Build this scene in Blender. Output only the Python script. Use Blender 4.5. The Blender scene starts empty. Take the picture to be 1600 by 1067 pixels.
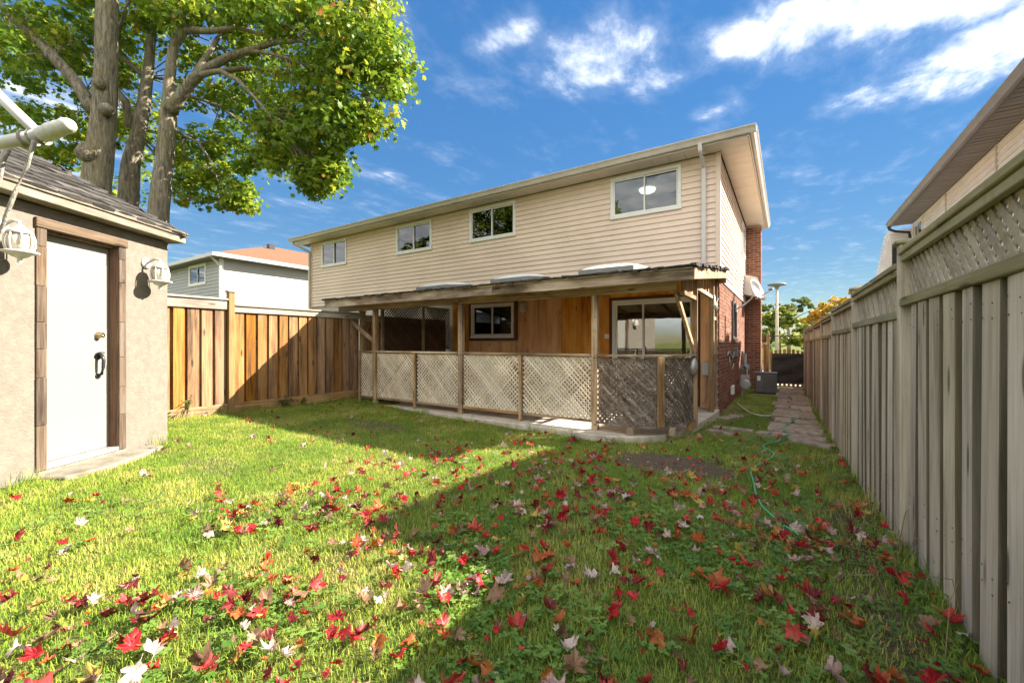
import bpy, bmesh, math, random
import numpy as np
from mathutils import Vector, Matrix, noise as mnoise

random.seed(7)
rng = np.random.default_rng(11)
R = math.radians
SC = bpy.context.scene
COL = SC.collection

# ------------------------------------------------------------------ camera, sky, sun, exposure
CAM_H = 1.17
YAW = R(33.16)
COSA0, SINA0 = math.cos(YAW), math.sin(YAW)
cd = bpy.data.cameras.new('camera')
cd.sensor_width = 36.0
cd.lens = 656.6 / 1600 * 36.0
cd.shift_y = 0.0016
cd.clip_start = 0.05
cd.clip_end = 6000
cam = bpy.data.objects.new('camera', cd)
COL.objects.link(cam)
cam.location = (0, 0, CAM_H)
cam.rotation_euler = (R(90), 0, YAW)
SC.camera = cam

SUN_DIR = Vector((1.0, 1.05, 1.0)).normalized()
SUN_EL = math.asin(SUN_DIR.z)
SUN_AZ = math.atan2(SUN_DIR.x, SUN_DIR.y)
SUN_STRENGTH = 2.0
SKY_STRENGTH = 0.15
EXPOSURE = 3.3

sun = bpy.data.lights.new('sun', 'SUN')
sun.energy = SUN_STRENGTH
sun.angle = R(0.5)
sun.color = (1.0, 0.92, 0.79)
so = bpy.data.objects.new('sun', sun)
COL.objects.link(so)
so.location = (30, 30, 40)
so.rotation_euler = SUN_DIR.to_track_quat('Z', 'Y').to_euler()

SC.view_settings.view_transform = 'Standard'
SC.view_settings.look = 'None'
SC.view_settings.exposure = EXPOSURE
SC.view_settings.gamma = 1.0
SC.view_settings.use_curve_mapping = False
SC.cycles.max_bounces = 7
SC.cycles.diffuse_bounces = 5
SC.cycles.transparent_max_bounces = 10
SC.cycles.caustics_reflective = False
SC.cycles.caustics_refractive = False


class NT:
    """small helper for building node trees"""
    def __init__(s, tree):
        s.t = tree; s.n = tree.nodes; s.l = tree.links

    def add(s, typ, **kw):
        nd = s.n.new(typ)
        for k, v in kw.items():
            if k.startswith('i_'):
                nd.inputs[k[2:].replace('_', ' ')].default_value = v
            else:
                setattr(nd, k, v)
        return nd

    def link(s, a, b): s.l.new(a, b)

    def val(s, sock, v):
        if hasattr(v, 'is_output') or isinstance(v, bpy.types.NodeSocket):
            s.l.new(v, sock)
        else:
            sock.default_value = v

    def math(s, op, a, b=0.0, c=None, clamp=False):
        nd = s.n.new('ShaderNodeMath'); nd.operation = op; nd.use_clamp = clamp
        s.val(nd.inputs[0], a); s.val(nd.inputs[1], b)
        if c is not None: s.val(nd.inputs[2], c)
        return nd.outputs[0]

    def vmath(s, op, a, b=None, out=0):
        nd = s.n.new('ShaderNodeVectorMath'); nd.operation = op
        s.val(nd.inputs[0], a)
        if b is not None: s.val(nd.inputs[1], b)
        return nd.outputs[out]

    def mix(s, fac, a, b, blend='MIX'):
        nd = s.n.new('ShaderNodeMix'); nd.data_type = 'RGBA'; nd.blend_type = blend
        s.val(nd.inputs[0], fac); s.val(nd.inputs[6], a); s.val(nd.inputs[7], b)
        return nd.outputs[2]

    def ramp(s, fac, stops, interp='LINEAR'):
        nd = s.n.new('ShaderNodeValToRGB'); nd.color_ramp.interpolation = interp
        el = nd.color_ramp.elements
        while len(el) < len(stops): el.new(0.5)
        for e, (p, c) in zip(el, stops):
            e.position = p; e.color = (c[0], c[1], c[2], 1) if len(c) == 3 else c
        s.val(nd.inputs[0], fac)
        return nd.outputs[0]

    def noise(s, vec, scale=5, detail=4, rough=0.55, dist=0.0):
        nd = s.n.new('ShaderNodeTexNoise')
        s.val(nd.inputs['Vector'], vec)
        nd.inputs['Scale'].default_value = scale; nd.inputs['Detail'].default_value = detail
        nd.inputs['Roughness'].default_value = rough; nd.inputs['Distortion'].default_value = dist
        return nd.outputs[0]

    def mapr(s, v, a, b, c=0.0, d=1.0, smooth=True):
        nd = s.n.new('ShaderNodeMapRange'); nd.clamp = True
        if smooth: nd.interpolation_type = 'SMOOTHSTEP'
        s.val(nd.inputs[0], v)
        for i, x in enumerate((a, b, c, d)): nd.inputs[i + 1].default_value = x
        return nd.outputs[0]


# ---- sky: Nishita plus a cloud layer laid out on a plane high above the yard
world = bpy.data.worlds.new('World')
SC.world = world
world.use_nodes = True
w = NT(world.node_tree)
w.n.clear()
sky = w.add('ShaderNodeTexSky', sky_type='NISHITA')
sky.sun_disc = False
sky.sun_elevation = SUN_EL
sky.sun_rotation = SUN_AZ
sky.altitude = 200
sky.air_density = 1.0
sky.dust_density = 0.0
sky.ozone_density = 2.2
tc = w.add('ShaderNodeTexCoord')
sep = w.add('ShaderNodeSeparateXYZ'); w.link(tc.outputs['Generated'], sep.inputs[0])
zc = w.math('MAXIMUM', sep.outputs[2], 0.02)
comb = w.add('ShaderNodeCombineXYZ')
w.link(w.math('DIVIDE', sep.outputs[0], zc), comb.inputs[0])
w.link(w.math('DIVIDE', sep.outputs[1], zc), comb.inputs[1])
uv = comb.outputs[0]
n1 = w.noise(w.vmath('MULTIPLY', uv, (1.0, 0.62, 1.0)), 4.2, 9, 0.62, 0.15)
n2 = w.noise(uv, 0.9, 3, 0.5, 0.1)
# cloud banks as (u, v, radius u, radius v, weight) on the cloud plane
BANKS = [(0.02, 1.60, 0.40, 0.17, 1.15), (0.42, 1.66, 0.40, 0.32, 1.2), (0.72, 2.08, 0.44, 0.30, 1.3), (0.44, 2.26, 0.28, 0.20, 1.0),
         (-0.60, 1.42, 0.26, 0.28, 0.85), (-0.78, 1.14, 0.17, 0.10, 0.8), (-0.42, 1.66, 0.18, 0.14, 0.65), (-0.28, 2.0, 0.12, 0.08, 0.5),
         (-5.6, 3.3, 1.9, 0.8, 0.95), (-3.9, 3.6, 1.0, 0.7, 0.85), (-8, 3.2, 3.4, 1.2, 0.95), (-2.9, 0.5, 1.0, 0.35, 0.6),
         (1.8, 0.5, 0.9, 0.8, 0.9)]
tot = None
for (u, v, ru, rv, wt) in BANKS:
    q = w.vmath('SUBTRACT', uv, (u, v, 0))
    q = w.vmath('MULTIPLY', q, (1 / ru, 1 / rv, 0))
    ln = w.vmath('LENGTH', q, out=1)
    m = w.math('MULTIPLY', w.mapr(ln, 1.35, 0.0), wt)
    tot = m if tot is None else w.math('MAXIMUM', tot, m)
# broken cloud added out of view as fill light, clear ahead except for banks
fw_ = w.vmath('DOT_PRODUCT', tc.outputs['Generated'], (-SINA0, COSA0, 0.15), out=1)
n3 = w.noise(uv, 0.55, 5, 0.6, 0.3)
tot = w.math('MAXIMUM', tot, w.math('MULTIPLY', w.mapr(fw_, 0.35, 0.05), w.mapr(n3, 0.28, 0.46, 0.7, 2.3)))
dens = w.math('ADD', w.math('MULTIPLY', tot, 0.62), w.math('MULTIPLY', w.math('SUBTRACT', n1, 0.5), 1.5))
dens = w.math('ADD', dens, w.math('MULTIPLY', w.math('SUBTRACT', n2, 0.5), 0.5))
cl = w.mapr(dens, 0.12, 0.95)
cl = w.math('MULTIPLY', cl, 0.86)
thin = w.math('MULTIPLY', w.mapr(dens, -0.05, 0.5), 0.10)
cl = w.math('MAXIMUM', cl, thin)
cl = w.math('MULTIPLY', cl, w.mapr(sep.outputs[2], 0.0, 0.09))
hsv = w.add('ShaderNodeHueSaturation'); w.link(sky.outputs[0], hsv.inputs['Color'])
hsv.inputs['Saturation'].default_value = 1.27
hsv.inputs['Value'].default_value = 0.40
# soften the brightest part of the sky towards the sun and the horizon
sh = w.add('ShaderNodeSeparateColor', mode='HSV'); w.link(hsv.outputs[0], sh.inputs[0])
ch_ = w.add('ShaderNodeCombineColor', mode='HSV'); w.link(sh.outputs[0], ch_.inputs[0]); w.link(sh.outputs[1], ch_.inputs[1])
w.link(w.math('DIVIDE', sh.outputs[2], w.math('ADD', w.math('MULTIPLY', sh.outputs[2], 1.5), 1.0)), ch_.inputs[2])
cloudcol = w.ramp(n1, [(0.32, (0.9, 0.97, 1.05)), (0.66, (2.1, 2.02, 1.92))])
skymix = w.mix(cl, ch_.outputs[0], cloudcol)
bg = w.add('ShaderNodeBackground'); w.link(skymix, bg.inputs[0]); bg.inputs[1].default_value = SKY_STRENGTH
wo = w.add('ShaderNodeOutputWorld'); w.link(bg.outputs[0], wo.inputs[0])

# ------------------------------------------------------------------ general helpers
COSA, SINA = math.cos(YAW), math.sin(YAW)


def at(px, py, d):
    """point d metres ahead on the ray of a photo pixel (used only when laying out the tree)"""
    r = (px - 800) / 656.6; z = (536 - py) / 656.6
    return Vector(((r * COSA - SINA) * d, (r * SINA + COSA) * d, CAM_H + z * d))


def sst(a, b, x):
    t = min(1, max(0, (x - a) / (b - a))); return t * t * (3 - 2 * t)


def ground_z(x, y):
    k = 0.4 + 0.6 * sst(-7.5, -4.5, x)
    z = -0.16 * k * sst(2.3, 5.3, y) - 0.06 * sst(5.5, 9, y) - 0.05 * sst(9, 16, y) - 0.1 * sst(16, 24, y)
    if abs(x) < 14 and -6 < y < 20:
        z += 0.018 * mnoise.noise((x * 1.3, y * 1.3, 0.3)) + 0.008 * mnoise.noise((x * 5, y * 5, 2.3))
    return z


ORG = {}


def org(p):
    return ORG.get(p.name, Vector((0, 0, 0))) if p is not None else Vector((0, 0, 0))


def tag(o, label=None, cat=None, group=None, kind=None):
    if label: o['label'] = label
    if cat: o['category'] = cat
    if group: o['group'] = group
    if kind: o['kind'] = kind
    return o


def thing(name, label, cat, loc, group=None, rot=0.0, kind=None):
    o = bpy.data.objects.new(name, None)
    o.empty_display_size = 0.2
    COL.objects.link(o)
    o.location = loc; o.rotation_euler = (0, 0, rot)
    ORG[o.name] = Vector(loc) if rot == 0 else Vector((0, 0, 0))
    return tag(o, label, cat, group, kind)


class MB:
    def __init__(s): s.v = []; s.f = []

    def add(s, vs, fs):
        b = len(s.v); s.v += [tuple(v) for v in vs]; s.f += [tuple(i + b for i in f) for f in fs]; return s

    def box(s, x0, x1, y0, y1, z0, z1):
        return s.add([(x0, y0, z0), (x1, y0, z0), (x1, y1, z0), (x0, y1, z0), (x0, y0, z1), (x1, y0, z1), (x1, y1, z1), (x0, y1, z1)],
                     [(0, 3, 2, 1), (4, 5, 6, 7), (0, 1, 5, 4), (1, 2, 6, 5), (2, 3, 7, 6), (3, 0, 4, 7)])

    def obox(s, c, ax, ay, az):
        """box from centre and three half-axis vectors"""
        c, ax, ay, az = map(Vector, (c, ax, ay, az))
        P = [c + sx * ax + sy * ay + sz * az for sz in (-1, 1) for (sx, sy) in ((-1, -1), (1, -1), (1, 1), (-1, 1))]
        return s.add(P, [(0, 3, 2, 1), (4, 5, 6, 7), (0, 1, 5, 4), (1, 2, 6, 5), (2, 3, 7, 6), (3, 0, 4, 7)])

    def beam(s, p, q, wd, ht, up=(0, 0, 1)):
        p, q = Vector(p), Vector(q); d = (q - p); L = d.length; d.normalize()
        side = d.cross(Vector(up))
        if side.length < 1e-4: side = d.cross(Vector((0, 1, 0)))
        side.normalize(); u = side.cross(d).normalized()
        return s.obox((p + q) / 2, d * L / 2, side * wd / 2, u * ht / 2)

    def tube(s, pts, rad, seg=8, cap=True, jit=0.0):
        pts = [Vector(p) for p in pts]; n = len(pts)
        if not hasattr(rad, '__len__'): rad = [rad] * n
        base = len(s.v); ref = Vector((0.31, 0.2, 0.93))
        for i, p in enumerate(pts):
            t = (pts[min(i + 1, n - 1)] - pts[max(i - 1, 0)]).normalized()
            a = t.cross(ref)
            if a.length < 0.05: a = t.cross(Vector((1, 0, 0)))
            a.normalize(); b = t.cross(a).normalized()
            for k in range(seg):
                th = 2 * math.pi * k / seg
                r = rad[i] * (1 + (jit * (mnoise.noise((p.x * 2.2 + 3 * math.cos(th), p.y * 2.2 + 3 * math.sin(th), p.z * 1.6)) + 0.6 * mnoise.noise((p.x + 7 * math.cos(th), p.z * 5, 7 * math.sin(th)))) if jit else 0))
                s.v.append(tuple(p + (a * math.cos(th) + b * math.sin(th)) * r))
        for i in range(n - 1):
            for k in range(seg):
                k2 = (k + 1) % seg
                s.f.append((base + i * seg + k, base + i * seg + k2, base + (i + 1) * seg + k2, base + (i + 1) * seg + k))
        if cap:
            s.f.append(tuple(base + k for k in range(seg))[::-1])
            s.f.append(tuple(base + (n - 1) * seg + k for k in range(seg)))
        return s

    def lathe(s, prof, c, seg=14, axis=(0, 0, 1)):
        c = Vector(c); ax = Vector(axis).normalized()
        a = ax.orthogonal().normalized(); b = ax.cross(a).normalized()
        base = len(s.v)
        for (r, h) in prof:
            for k in range(seg):
                th = 2 * math.pi * k / seg
                s.v.append(tuple(c + ax * h + (a * math.cos(th) + b * math.sin(th)) * r))
        for i in range(len(prof) - 1):
            for k in range(seg):
                k2 = (k + 1) % seg
                s.f.append((base + i * seg + k, base + i * seg + k2, base + (i + 1) * seg + k2, base + (i + 1) * seg + k))
        s.f.append(tuple(base + k for k in range(seg))[::-1])
        s.f.append(tuple(base + (len(prof) - 1) * seg + k for k in range(seg)))
        return s

    def prism(s, poly, z0, z1):
        n = len(poly)
        vs = [(x, y, z0) for x, y in poly] + [(x, y, z1) for x, y in poly]
        return s.add(vs, [tuple(range(n))[::-1], tuple(range(n, 2 * n))] + [(i, (i + 1) % n, n + (i + 1) % n, n + i) for i in range(n)])

    def mesh(s, name, off=Vector((0, 0, 0)), bevel=0.0, smooth=False, fixn=True):
        me = bpy.data.meshes.new(name)
        me.from_pydata([(v[0] - off.x, v[1] - off.y, v[2] - off.z) for v in s.v], [], s.f)
        if bevel > 0 or fixn:
            bm = bmesh.new(); bm.from_mesh(me)
            if bevel > 0:
                bmesh.ops.bevel(bm, geom=bm.edges[:], offset=bevel, segments=1, affect='EDGES', clamp_overlap=True)
            bmesh.ops.recalc_face_normals(bm, faces=bm.faces[:])
            bm.to_mesh(me); bm.free()
        if smooth:
            for p in me.polygons: p.use_smooth = True
        return me

    def build(s, name, mat, parent=None, bevel=0.0, smooth=False, kind=None, label=None, fixn=True):
        me = s.mesh(name, org(parent), bevel, smooth, fixn)
        me.materials.append(mat)
        o = bpy.data.objects.new(name, me); COL.objects.link(o)
        if parent is not None:
            o.parent = parent; ORG[o.name] = org(parent)
        if kind: o['kind'] = kind
        if label: o['label'] = label
        return o


def piece(name, me, parent, loc, rot=(0, 0, 0), scale=None):
    o = bpy.data.objects.new(name, me); COL.objects.link(o)
    o.parent = parent
    o.location = Vector(loc) - org(parent)
    o.rotation_euler = rot
    if scale: o.scale = scale
    return o


def shape(mb, name, mat, bevel=0.0, smooth=False):
    me = mb.mesh(name, bevel=bevel, smooth=smooth); me.materials.append(mat); return me


# ------------------------------------------------------------------ materials
def new_mat(name):
    m = bpy.data.materials.new(name); m.use_nodes = True
    n = NT(m.node_tree); n.n.clear()
    out = n.add('ShaderNodeOutputMaterial')
    b = n.add('ShaderNodeBsdfPrincipled')
    n.link(b.outputs[0], out.inputs[0])
    return m, n, b, out


def bump(n, b, h, strength=0.3, dist=0.01):
    bp = n.add('ShaderNodeBump'); bp.inputs['Strength'].default_value = strength; bp.inputs['Distance'].default_value = dist
    n.link(h, bp.inputs['Height']); n.link(bp.outputs[0], b.inputs['Normal'])


def rnd(n, island):
    if island: return n.add('ShaderNodeNewGeometry').outputs['Random Per Island']
    return n.add('ShaderNodeObjectInfo').outputs['Random']


def wood(name, cols, axis='Z', slow=1.0, var=0.35, island=False, rough=0.85, moss=None, stain=0.5, bs=0.5, knots=True, gscale=1.0):
    m, n, b, out = new_mat(name)
    t = n.add('ShaderNodeTexCoord')
    r = rnd(n, island)
    cb = n.add('ShaderNodeCombineXYZ')
    n.link(n.math('MULTIPLY', r, 37.0), cb.inputs[0]); n.link(n.math('MULTIPLY', r, 91.0), cb.inputs[1]); n.link(n.math('MULTIPLY', r, 53.0), cb.inputs[2])
    v = n.vmath('ADD', t.outputs['Object'], cb.outputs[0])
    sc = {'X': (1.6, 42, 42), 'Y': (42, 1.6, 42), 'Z': (42, 42, 1.6), 'N': (20, 20, 20)}[axis]
    sc = tuple(c * gscale for c in sc)
    sl = {'X': (0.8, 12, 12), 'Y': (12, 0.8, 12), 'Z': (12, 12, 0.8), 'N': (4, 4, 4)}[axis]
    sl = tuple(c * (slow if c > 1 else 1.0) for c in sl)
    g = n.noise(n.vmath('MULTIPLY', v, sc), 1.0, 5, 0.7, 0.6)
    st = n.noise(n.vmath('MULTIPLY', v, sl), 1.0, 4, 0.6, 0.3)
    f = n.math('ADD', n.math('MULTIPLY', g, 0.55), n.math('MULTIPLY', st, stain))
    mid_ = 0.5 * (0.55 + stain); hw_ = 0.165 * (0.55 + stain); lo, hi = mid_ - hw_, mid_ + hw_
    k = len(cols)
    c = n.ramp(f, [(lo + (hi - lo) * i / (k - 1), cols[i]) for i in range(k)])
    if knots:
        vo = n.add('ShaderNodeTexVoronoi'); vo.feature = 'F1'
        kv = {'X': (2.2, 9, 9), 'Y': (9, 2.2, 9), 'Z': (9, 9, 2.2), 'N': (5, 5, 5)}[axis]
        n.link(n.vmath('MULTIPLY', v, kv), vo.inputs['Vector']); vo.inputs['Scale'].default_value = 0.8
        kn = n.mapr(vo.outputs['Distance'], 0.16, 0.07)
        c = n.mix(n.math('MULTIPLY', kn, 0.75), c, tuple(x * 0.35 for x in cols[0]) + (1,))
    hs = n.add('ShaderNodeHueSaturation'); n.link(c, hs.inputs['Color'])
    r2 = n.math('FRACT', n.math('MULTIPLY', r, 17.31))
    n.link(n.math('ADD', n.math('MULTIPLY', r, var), 1 - var / 2), hs.inputs['Value'])
    n.link(n.math('ADD', n.math('MULTIPLY', r2, 0.4), 0.78), hs.inputs['Saturation'])
    c = hs.outputs[0]
    if moss:
        mn = n.noise(t.outputs['Object'], 6, 4, 0.6)
        c = n.mix(n.math('MULTIPLY', n.mapr(mn, 0.5, 0.72), moss[3]), c, moss[:3] + (1,))
    n.link(c, b.inputs['Base Color'])
    b.inputs['Roughness'].default_value = rough
    b.inputs['Specular IOR Level'].default_value = 0.25
    bump(n, b, g, bs, 0.006)
    return m


def plain(name, col, rough=0.6, var=0.12, scale=6, spec=0.4, metal=0.0, dirt=None, bs=0.0, bscale=60, stretch=(1, 1, 1), rvar=0.0, island=False):
    m, n, b, out = new_mat(name)
    t = n.add('ShaderNodeTexCoord')
    v = n.vmath('MULTIPLY', t.outputs['Object'], stretch)
    f = n.noise(v, scale, 5, 0.6)
    lo = tuple(max(0, c * (1 - var)) for c in col) + (1,); hi = tuple(c * (1 + var) for c in col) + (1,)
    c = n.mix(n.mapr(f, 0.3, 0.7), lo, hi)
    if dirt:
        d = n.noise(v, scale * 0.35, 5, 0.7, 0.4)
        c = n.mix(n.math('MULTIPLY', n.mapr(d, 0.48, 0.75), dirt[3]), c, dirt[:3] + (1,))
    if rvar:
        hs = n.add('ShaderNodeHueSaturation'); n.link(c, hs.inputs['Color'])
        n.link(n.math('ADD', n.math('MULTIPLY', rnd(n, island), rvar), 1 - rvar / 2), hs.inputs['Value'])
        c = hs.outputs[0]
    n.link(c, b.inputs['Base Color'])
    b.inputs['Roughness'].default_value = rough
    b.inputs['Specular IOR Level'].default_value = spec
    b.inputs['Metallic'].default_value = metal
    if bs: bump(n, b, n.noise(v, bscale, 5, 0.65), bs, 0.01)
    return m


def ramp_island(name, cols, rough=0.9, bs=0.3, bscale=50, island=True):
    m, n, b, out = new_mat(name)
    t = n.add('ShaderNodeTexCoord')
    r = rnd(n, island)
    k = len(cols)
    c = n.ramp(r, [(i / max(1, k - 1), cols[i]) for i in range(k)])
    f = n.noise(t.outputs['Object'], 14, 5, 0.65)
    c = n.mix(n.mapr(f, 0.25, 0.75), n.mix(0.35, c, (0, 0, 0, 1)), c)
    n.link(c, b.inputs['Base Color']); b.inputs['Roughness'].default_value = rough
    b.inputs['Specular IOR Level'].default_value = 0.2
    if bs: bump(n, b, n.noise(t.outputs['Object'], bscale, 5, 0.65), bs, 0.01)
    return m


def glass(name, tint=(0.55, 0.6, 0.58), refl=1.0):
    m, n, b, out = new_mat(name)
    n.n.remove(b)
    tr = n.add('ShaderNodeBsdfTransparent'); tr.inputs[0].default_value = tint + (1,)
    gl = n.add('ShaderNodeBsdfGlossy'); gl.inputs['Roughness'].default_value = 0.015
    t = n.add('ShaderNodeTexCoord')
    bp = n.add('ShaderNodeBump'); bp.inputs['Strength'].default_value = 0.06; bp.inputs['Distance'].default_value = 0.02
    n.link(n.noise(t.outputs['Object'], 2.2, 2, 0.5), bp.inputs['Height']); n.link(bp.outputs[0], gl.inputs['Normal'])
    fr = n.add('ShaderNodeFresnel'); fr.inputs['IOR'].default_value = 1.75
    mx = n.add('ShaderNodeMixShader')
    n.link(n.math('MULTIPLY', fr.outputs[0], refl, clamp=True), mx.inputs[0])
    n.link(tr.outputs[0], mx.inputs[1]); n.link(gl.outputs[0], mx.inputs[2]); n.link(mx.outputs[0], out.inputs[0])
    return m


def leafmat(name, stops, attr=None, trans=0.5, vein=True, rough=0.45, loc_noise=None, upn=0.0, gain=1.0, spots=False):
    m, n, b, out = new_mat(name)
    if attr:
        a = n.add('ShaderNodeAttribute'); a.attribute_name = attr; r = a.outputs['Fac']
    else:
        r = n.add('ShaderNodeObjectInfo').outputs['Random']
    if loc_noise:
        oi = n.add('ShaderNodeObjectInfo')
        ln = n.noise(oi.outputs['Location'], loc_noise, 4, 0.6)
        r = n.math('ADD', n.math('MULTIPLY', r, 0.55), n.math('MULTIPLY', n.mapr(ln, 0.32, 0.68), 0.45))
    c = n.ramp(r, [(p_, tuple(min(0.8, q_ * gain) for q_ in c_)) for p_, c_ in stops])
    t = n.add('ShaderNodeTexCoord')
    if upn:
        ge = n.add('ShaderNodeNewGeometry')
        nv__ = n.vmath('NORMALIZE', n.vmath('ADD', n.vmath('MULTIPLY', ge.outputs['Normal'], (1 - upn,) * 3), (0, 0, upn)))
        n.link(nv__, b.inputs['Normal'])
    if vein:
        f = n.noise(t.outputs['Object'], 38, 4, 0.6)
        c = n.mix(n.math('MULTIPLY', n.mapr(f, 0.4, 0.75), 0.35), c, n.mix(1.0, c, (0.45, 0.4, 0.35, 1), 'MULTIPLY'))
    if spots:
        sx = n.add('ShaderNodeSeparateXYZ'); n.link(t.outputs['Object'], sx.inputs[0])
        an = n.math('ARCTAN2', sx.outputs[0], n.math('ADD', sx.outputs[1], 0.4))
        ve = n.mapr(n.math('ABSOLUTE', n.math('SINE', n.math('MULTIPLY', an, 5.2))), 0.0, 0.14, 1.0, 0.0)
        c = n.mix(n.math('MULTIPLY', ve, 0.35), c, (0.45, 0.28, 0.16, 1))
        oo = n.add('ShaderNodeObjectInfo'); cbx = n.add('ShaderNodeCombineXYZ'); n.link(n.math('MULTIPLY', oo.outputs['Random'], 40.0), cbx.inputs[2])
        sp_n = n.noise(n.vmath('ADD', t.outputs['Object'], cbx.outputs[0]), 2.4, 5, 0.7, 0.5)
        c = n.mix(n.math('MULTIPLY', n.mapr(sp_n, 0.50, 0.68), 0.75), c, (0.11, 0.055, 0.03, 1))
    n.link(c, b.inputs['Base Color']); b.inputs['Roughness'].default_value = rough
    b.inputs['Specular IOR Level'].default_value = 0.3
    tl = n.add('ShaderNodeBsdfTranslucent'); n.link(c, tl.inputs[0])
    mx = n.add('ShaderNodeMixShader'); mx.inputs[0].default_value = trans
    n.link(b.outputs[0], mx.inputs[1]); n.link(tl.outputs[0], mx.inputs[2]); n.link(mx.outputs[0], out.inputs[0])
    return m


M = {}
ORANGE = [(0.045, 0.026, 0.016), (0.15, 0.078, 0.036), (0.30, 0.145, 0.052), (0.42, 0.215, 0.075), (0.30, 0.215, 0.14)]
M['stain_z'] = wood('stained_fence_wood_vertical', ORANGE, 'Z', 0.5, stain=0.6)
M['stain_post'] = wood('golden_post_wood', [(0.17, 0.10, 0.04), (0.32, 0.20, 0.075), (0.38, 0.25, 0.10)], 'Z', 0.2)
GREYW = [(0.15, 0.125, 0.09), (0.40, 0.35, 0.28), (0.55, 0.49, 0.405), (0.65, 0.59, 0.50)]
M['grey_z'] = wood('grey_fence_wood_vertical', GREYW, 'Z', 0.5, stain=0.75)
M['shade_edge'] = wood('sawn_edge_gap_shade', [(0.07, 0.06, 0.038), (0.13, 0.112, 0.075), (0.21, 0.185, 0.135)], 'Z', 0.4, knots=False)
M['grey_y'] = wood('grey_fence_wood_rail', [(0.18, 0.16, 0.09), (0.29, 0.265, 0.165), (0.42, 0.38, 0.27)], 'Y', 0.25, moss=(0.14, 0.14, 0.06, 0.35))
M['grey_n'] = wood('grey_lattice_wood', [(0.24, 0.205, 0.15), (0.40, 0.35, 0.27), (0.54, 0.48, 0.38)], 'N', 0.4, island=False, knots=False)
M['grey_ni'] = wood('grey_lattice_wood_far', [(0.24, 0.205, 0.15), (0.40, 0.35, 0.27), (0.54, 0.48, 0.38)], 'N', 0.4, island=True, knots=False)
M['rail_grey_y'] = wood('silvered_rail_wood', [(0.16, 0.13, 0.1), (0.33, 0.29, 0.25), (0.44, 0.4, 0.36)], 'Y', 0.2)
PORCH = [(0.07, 0.042, 0.022), (0.24, 0.15, 0.08), (0.44, 0.30, 0.17), (0.56, 0.43, 0.28)]
M['porch_z'] = wood('porch_post_wood', PORCH, 'Z', 0.2, moss=(0.11, 0.12, 0.04, 0.35))
M['porch_x'] = wood('porch_beam_wood', PORCH, 'X', 0.25, stain=0.75)
M['fascia_x'] = wood('porch_fascia_wood', [(0.03, 0.022, 0.015), (0.17, 0.12, 0.075), (0.42, 0.32, 0.22), (0.60, 0.51, 0.40)], 'X', 0.2, stain=1.0)
M['porch_y'] = wood('porch_side_wood', PORCH, 'Y', 0.25)
M['porch_n'] = wood('porch_brace_wood', PORCH, 'N', 0.2)
M['lat_pale'] = wood('pale_lattice_wood', [(0.42, 0.35, 0.25), (0.66, 0.58, 0.45), (0.76, 0.68, 0.56)], 'N', 0.35, island=True, knots=False, moss=(0.27, 0.25, 0.10, 0.35))
M['lat_dark'] = wood('dark_lattice_wood', [(0.05, 0.035, 0.026), (0.12, 0.088, 0.065), (0.24, 0.19, 0.15), (0.42, 0.37, 0.32)], 'N', 0.9, island=True, knots=False)
M['lat_brown'] = wood('brown_lattice_wood', [(0.05, 0.03, 0.02), (0.12, 0.075, 0.045), (0.2, 0.13, 0.08)], 'N', 0.4, island=True, knots=False)
M['ply'] = wood('orange_plywood', [(0.20, 0.06, 0.016), (0.60, 0.25, 0.06), (0.78, 0.38, 0.10), (0.82, 0.50, 0.19)], 'Z', slow=0.3, var=0.22, stain=0.9, gscale=0.3)
M['rawply'] = wood('raw_plywood', [(0.34, 0.25, 0.15), (0.56, 0.45, 0.30), (0.66, 0.55, 0.39)], 'Y', 0.15, knots=False, gscale=0.4)
M['trim_red'] = wood('red_brown_trim', [(0.05, 0.018, 0.012), (0.13, 0.05, 0.03), (0.2, 0.08, 0.05)], 'Z', 0.2, knots=False)
M['barn'] = wood('weathered_trim_wood', [(0.03, 0.02, 0.014), (0.085, 0.055, 0.036), (0.15, 0.115, 0.085), (0.11, 0.055, 0.026)], 'Z', 0.5)
M['barn_y'] = wood('weathered_header_wood', [(0.035, 0.025, 0.018), (0.10, 0.068, 0.045), (0.17, 0.13, 0.095)], 'Y', 0.3)
M['jamb'] = wood('bare_jamb_wood', [(0.03, 0.016, 0.01), (0.14, 0.06, 0.024), (0.22, 0.11, 0.045)], 'Z', 0.3)
M['peel'] = plain('peeling_fascia_paint', (0.23, 0.195, 0.15), 0.9, 0.3, 9, dirt=(0.09, 0.07, 0.05, 0.85), bs=0.6, bscale=30, stretch=(1, 0.35, 2))
M['siding'] = plain('beige_vinyl_siding', (0.76, 0.60, 0.475), 0.5, 0.05, 1.2, 0.3, dirt=(0.45, 0.36, 0.27, 0.25), rvar=0.05, bs=0.08, bscale=25)
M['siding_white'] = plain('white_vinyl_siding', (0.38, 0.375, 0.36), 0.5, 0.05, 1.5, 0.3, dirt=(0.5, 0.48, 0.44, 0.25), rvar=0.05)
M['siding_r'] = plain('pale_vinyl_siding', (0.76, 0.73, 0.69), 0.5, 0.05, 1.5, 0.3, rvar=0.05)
M['soffit'] = plain('cream_soffit', (0.72, 0.63, 0.51), 0.6, 0.05, 2, rvar=0.06)
M['soffit_r'] = plain('grey_soffit', (0.22, 0.20, 0.19), 0.6, 0.06, 2, rvar=0.08, island=True)
M['alu'] = plain('taupe_aluminium_trim', (0.56, 0.50, 0.43), 0.45, 0.06, 3, dirt=(0.3, 0.26, 0.2, 0.4))
M['gutter_grey'] = plain('grey_brown_gutter', (0.24, 0.215, 0.20), 0.45, 0.08, 3)
M['alu_dark'] = plain('dark_brown_gutter', (0.10, 0.085, 0.08), 0.4, 0.1, 3)
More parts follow.
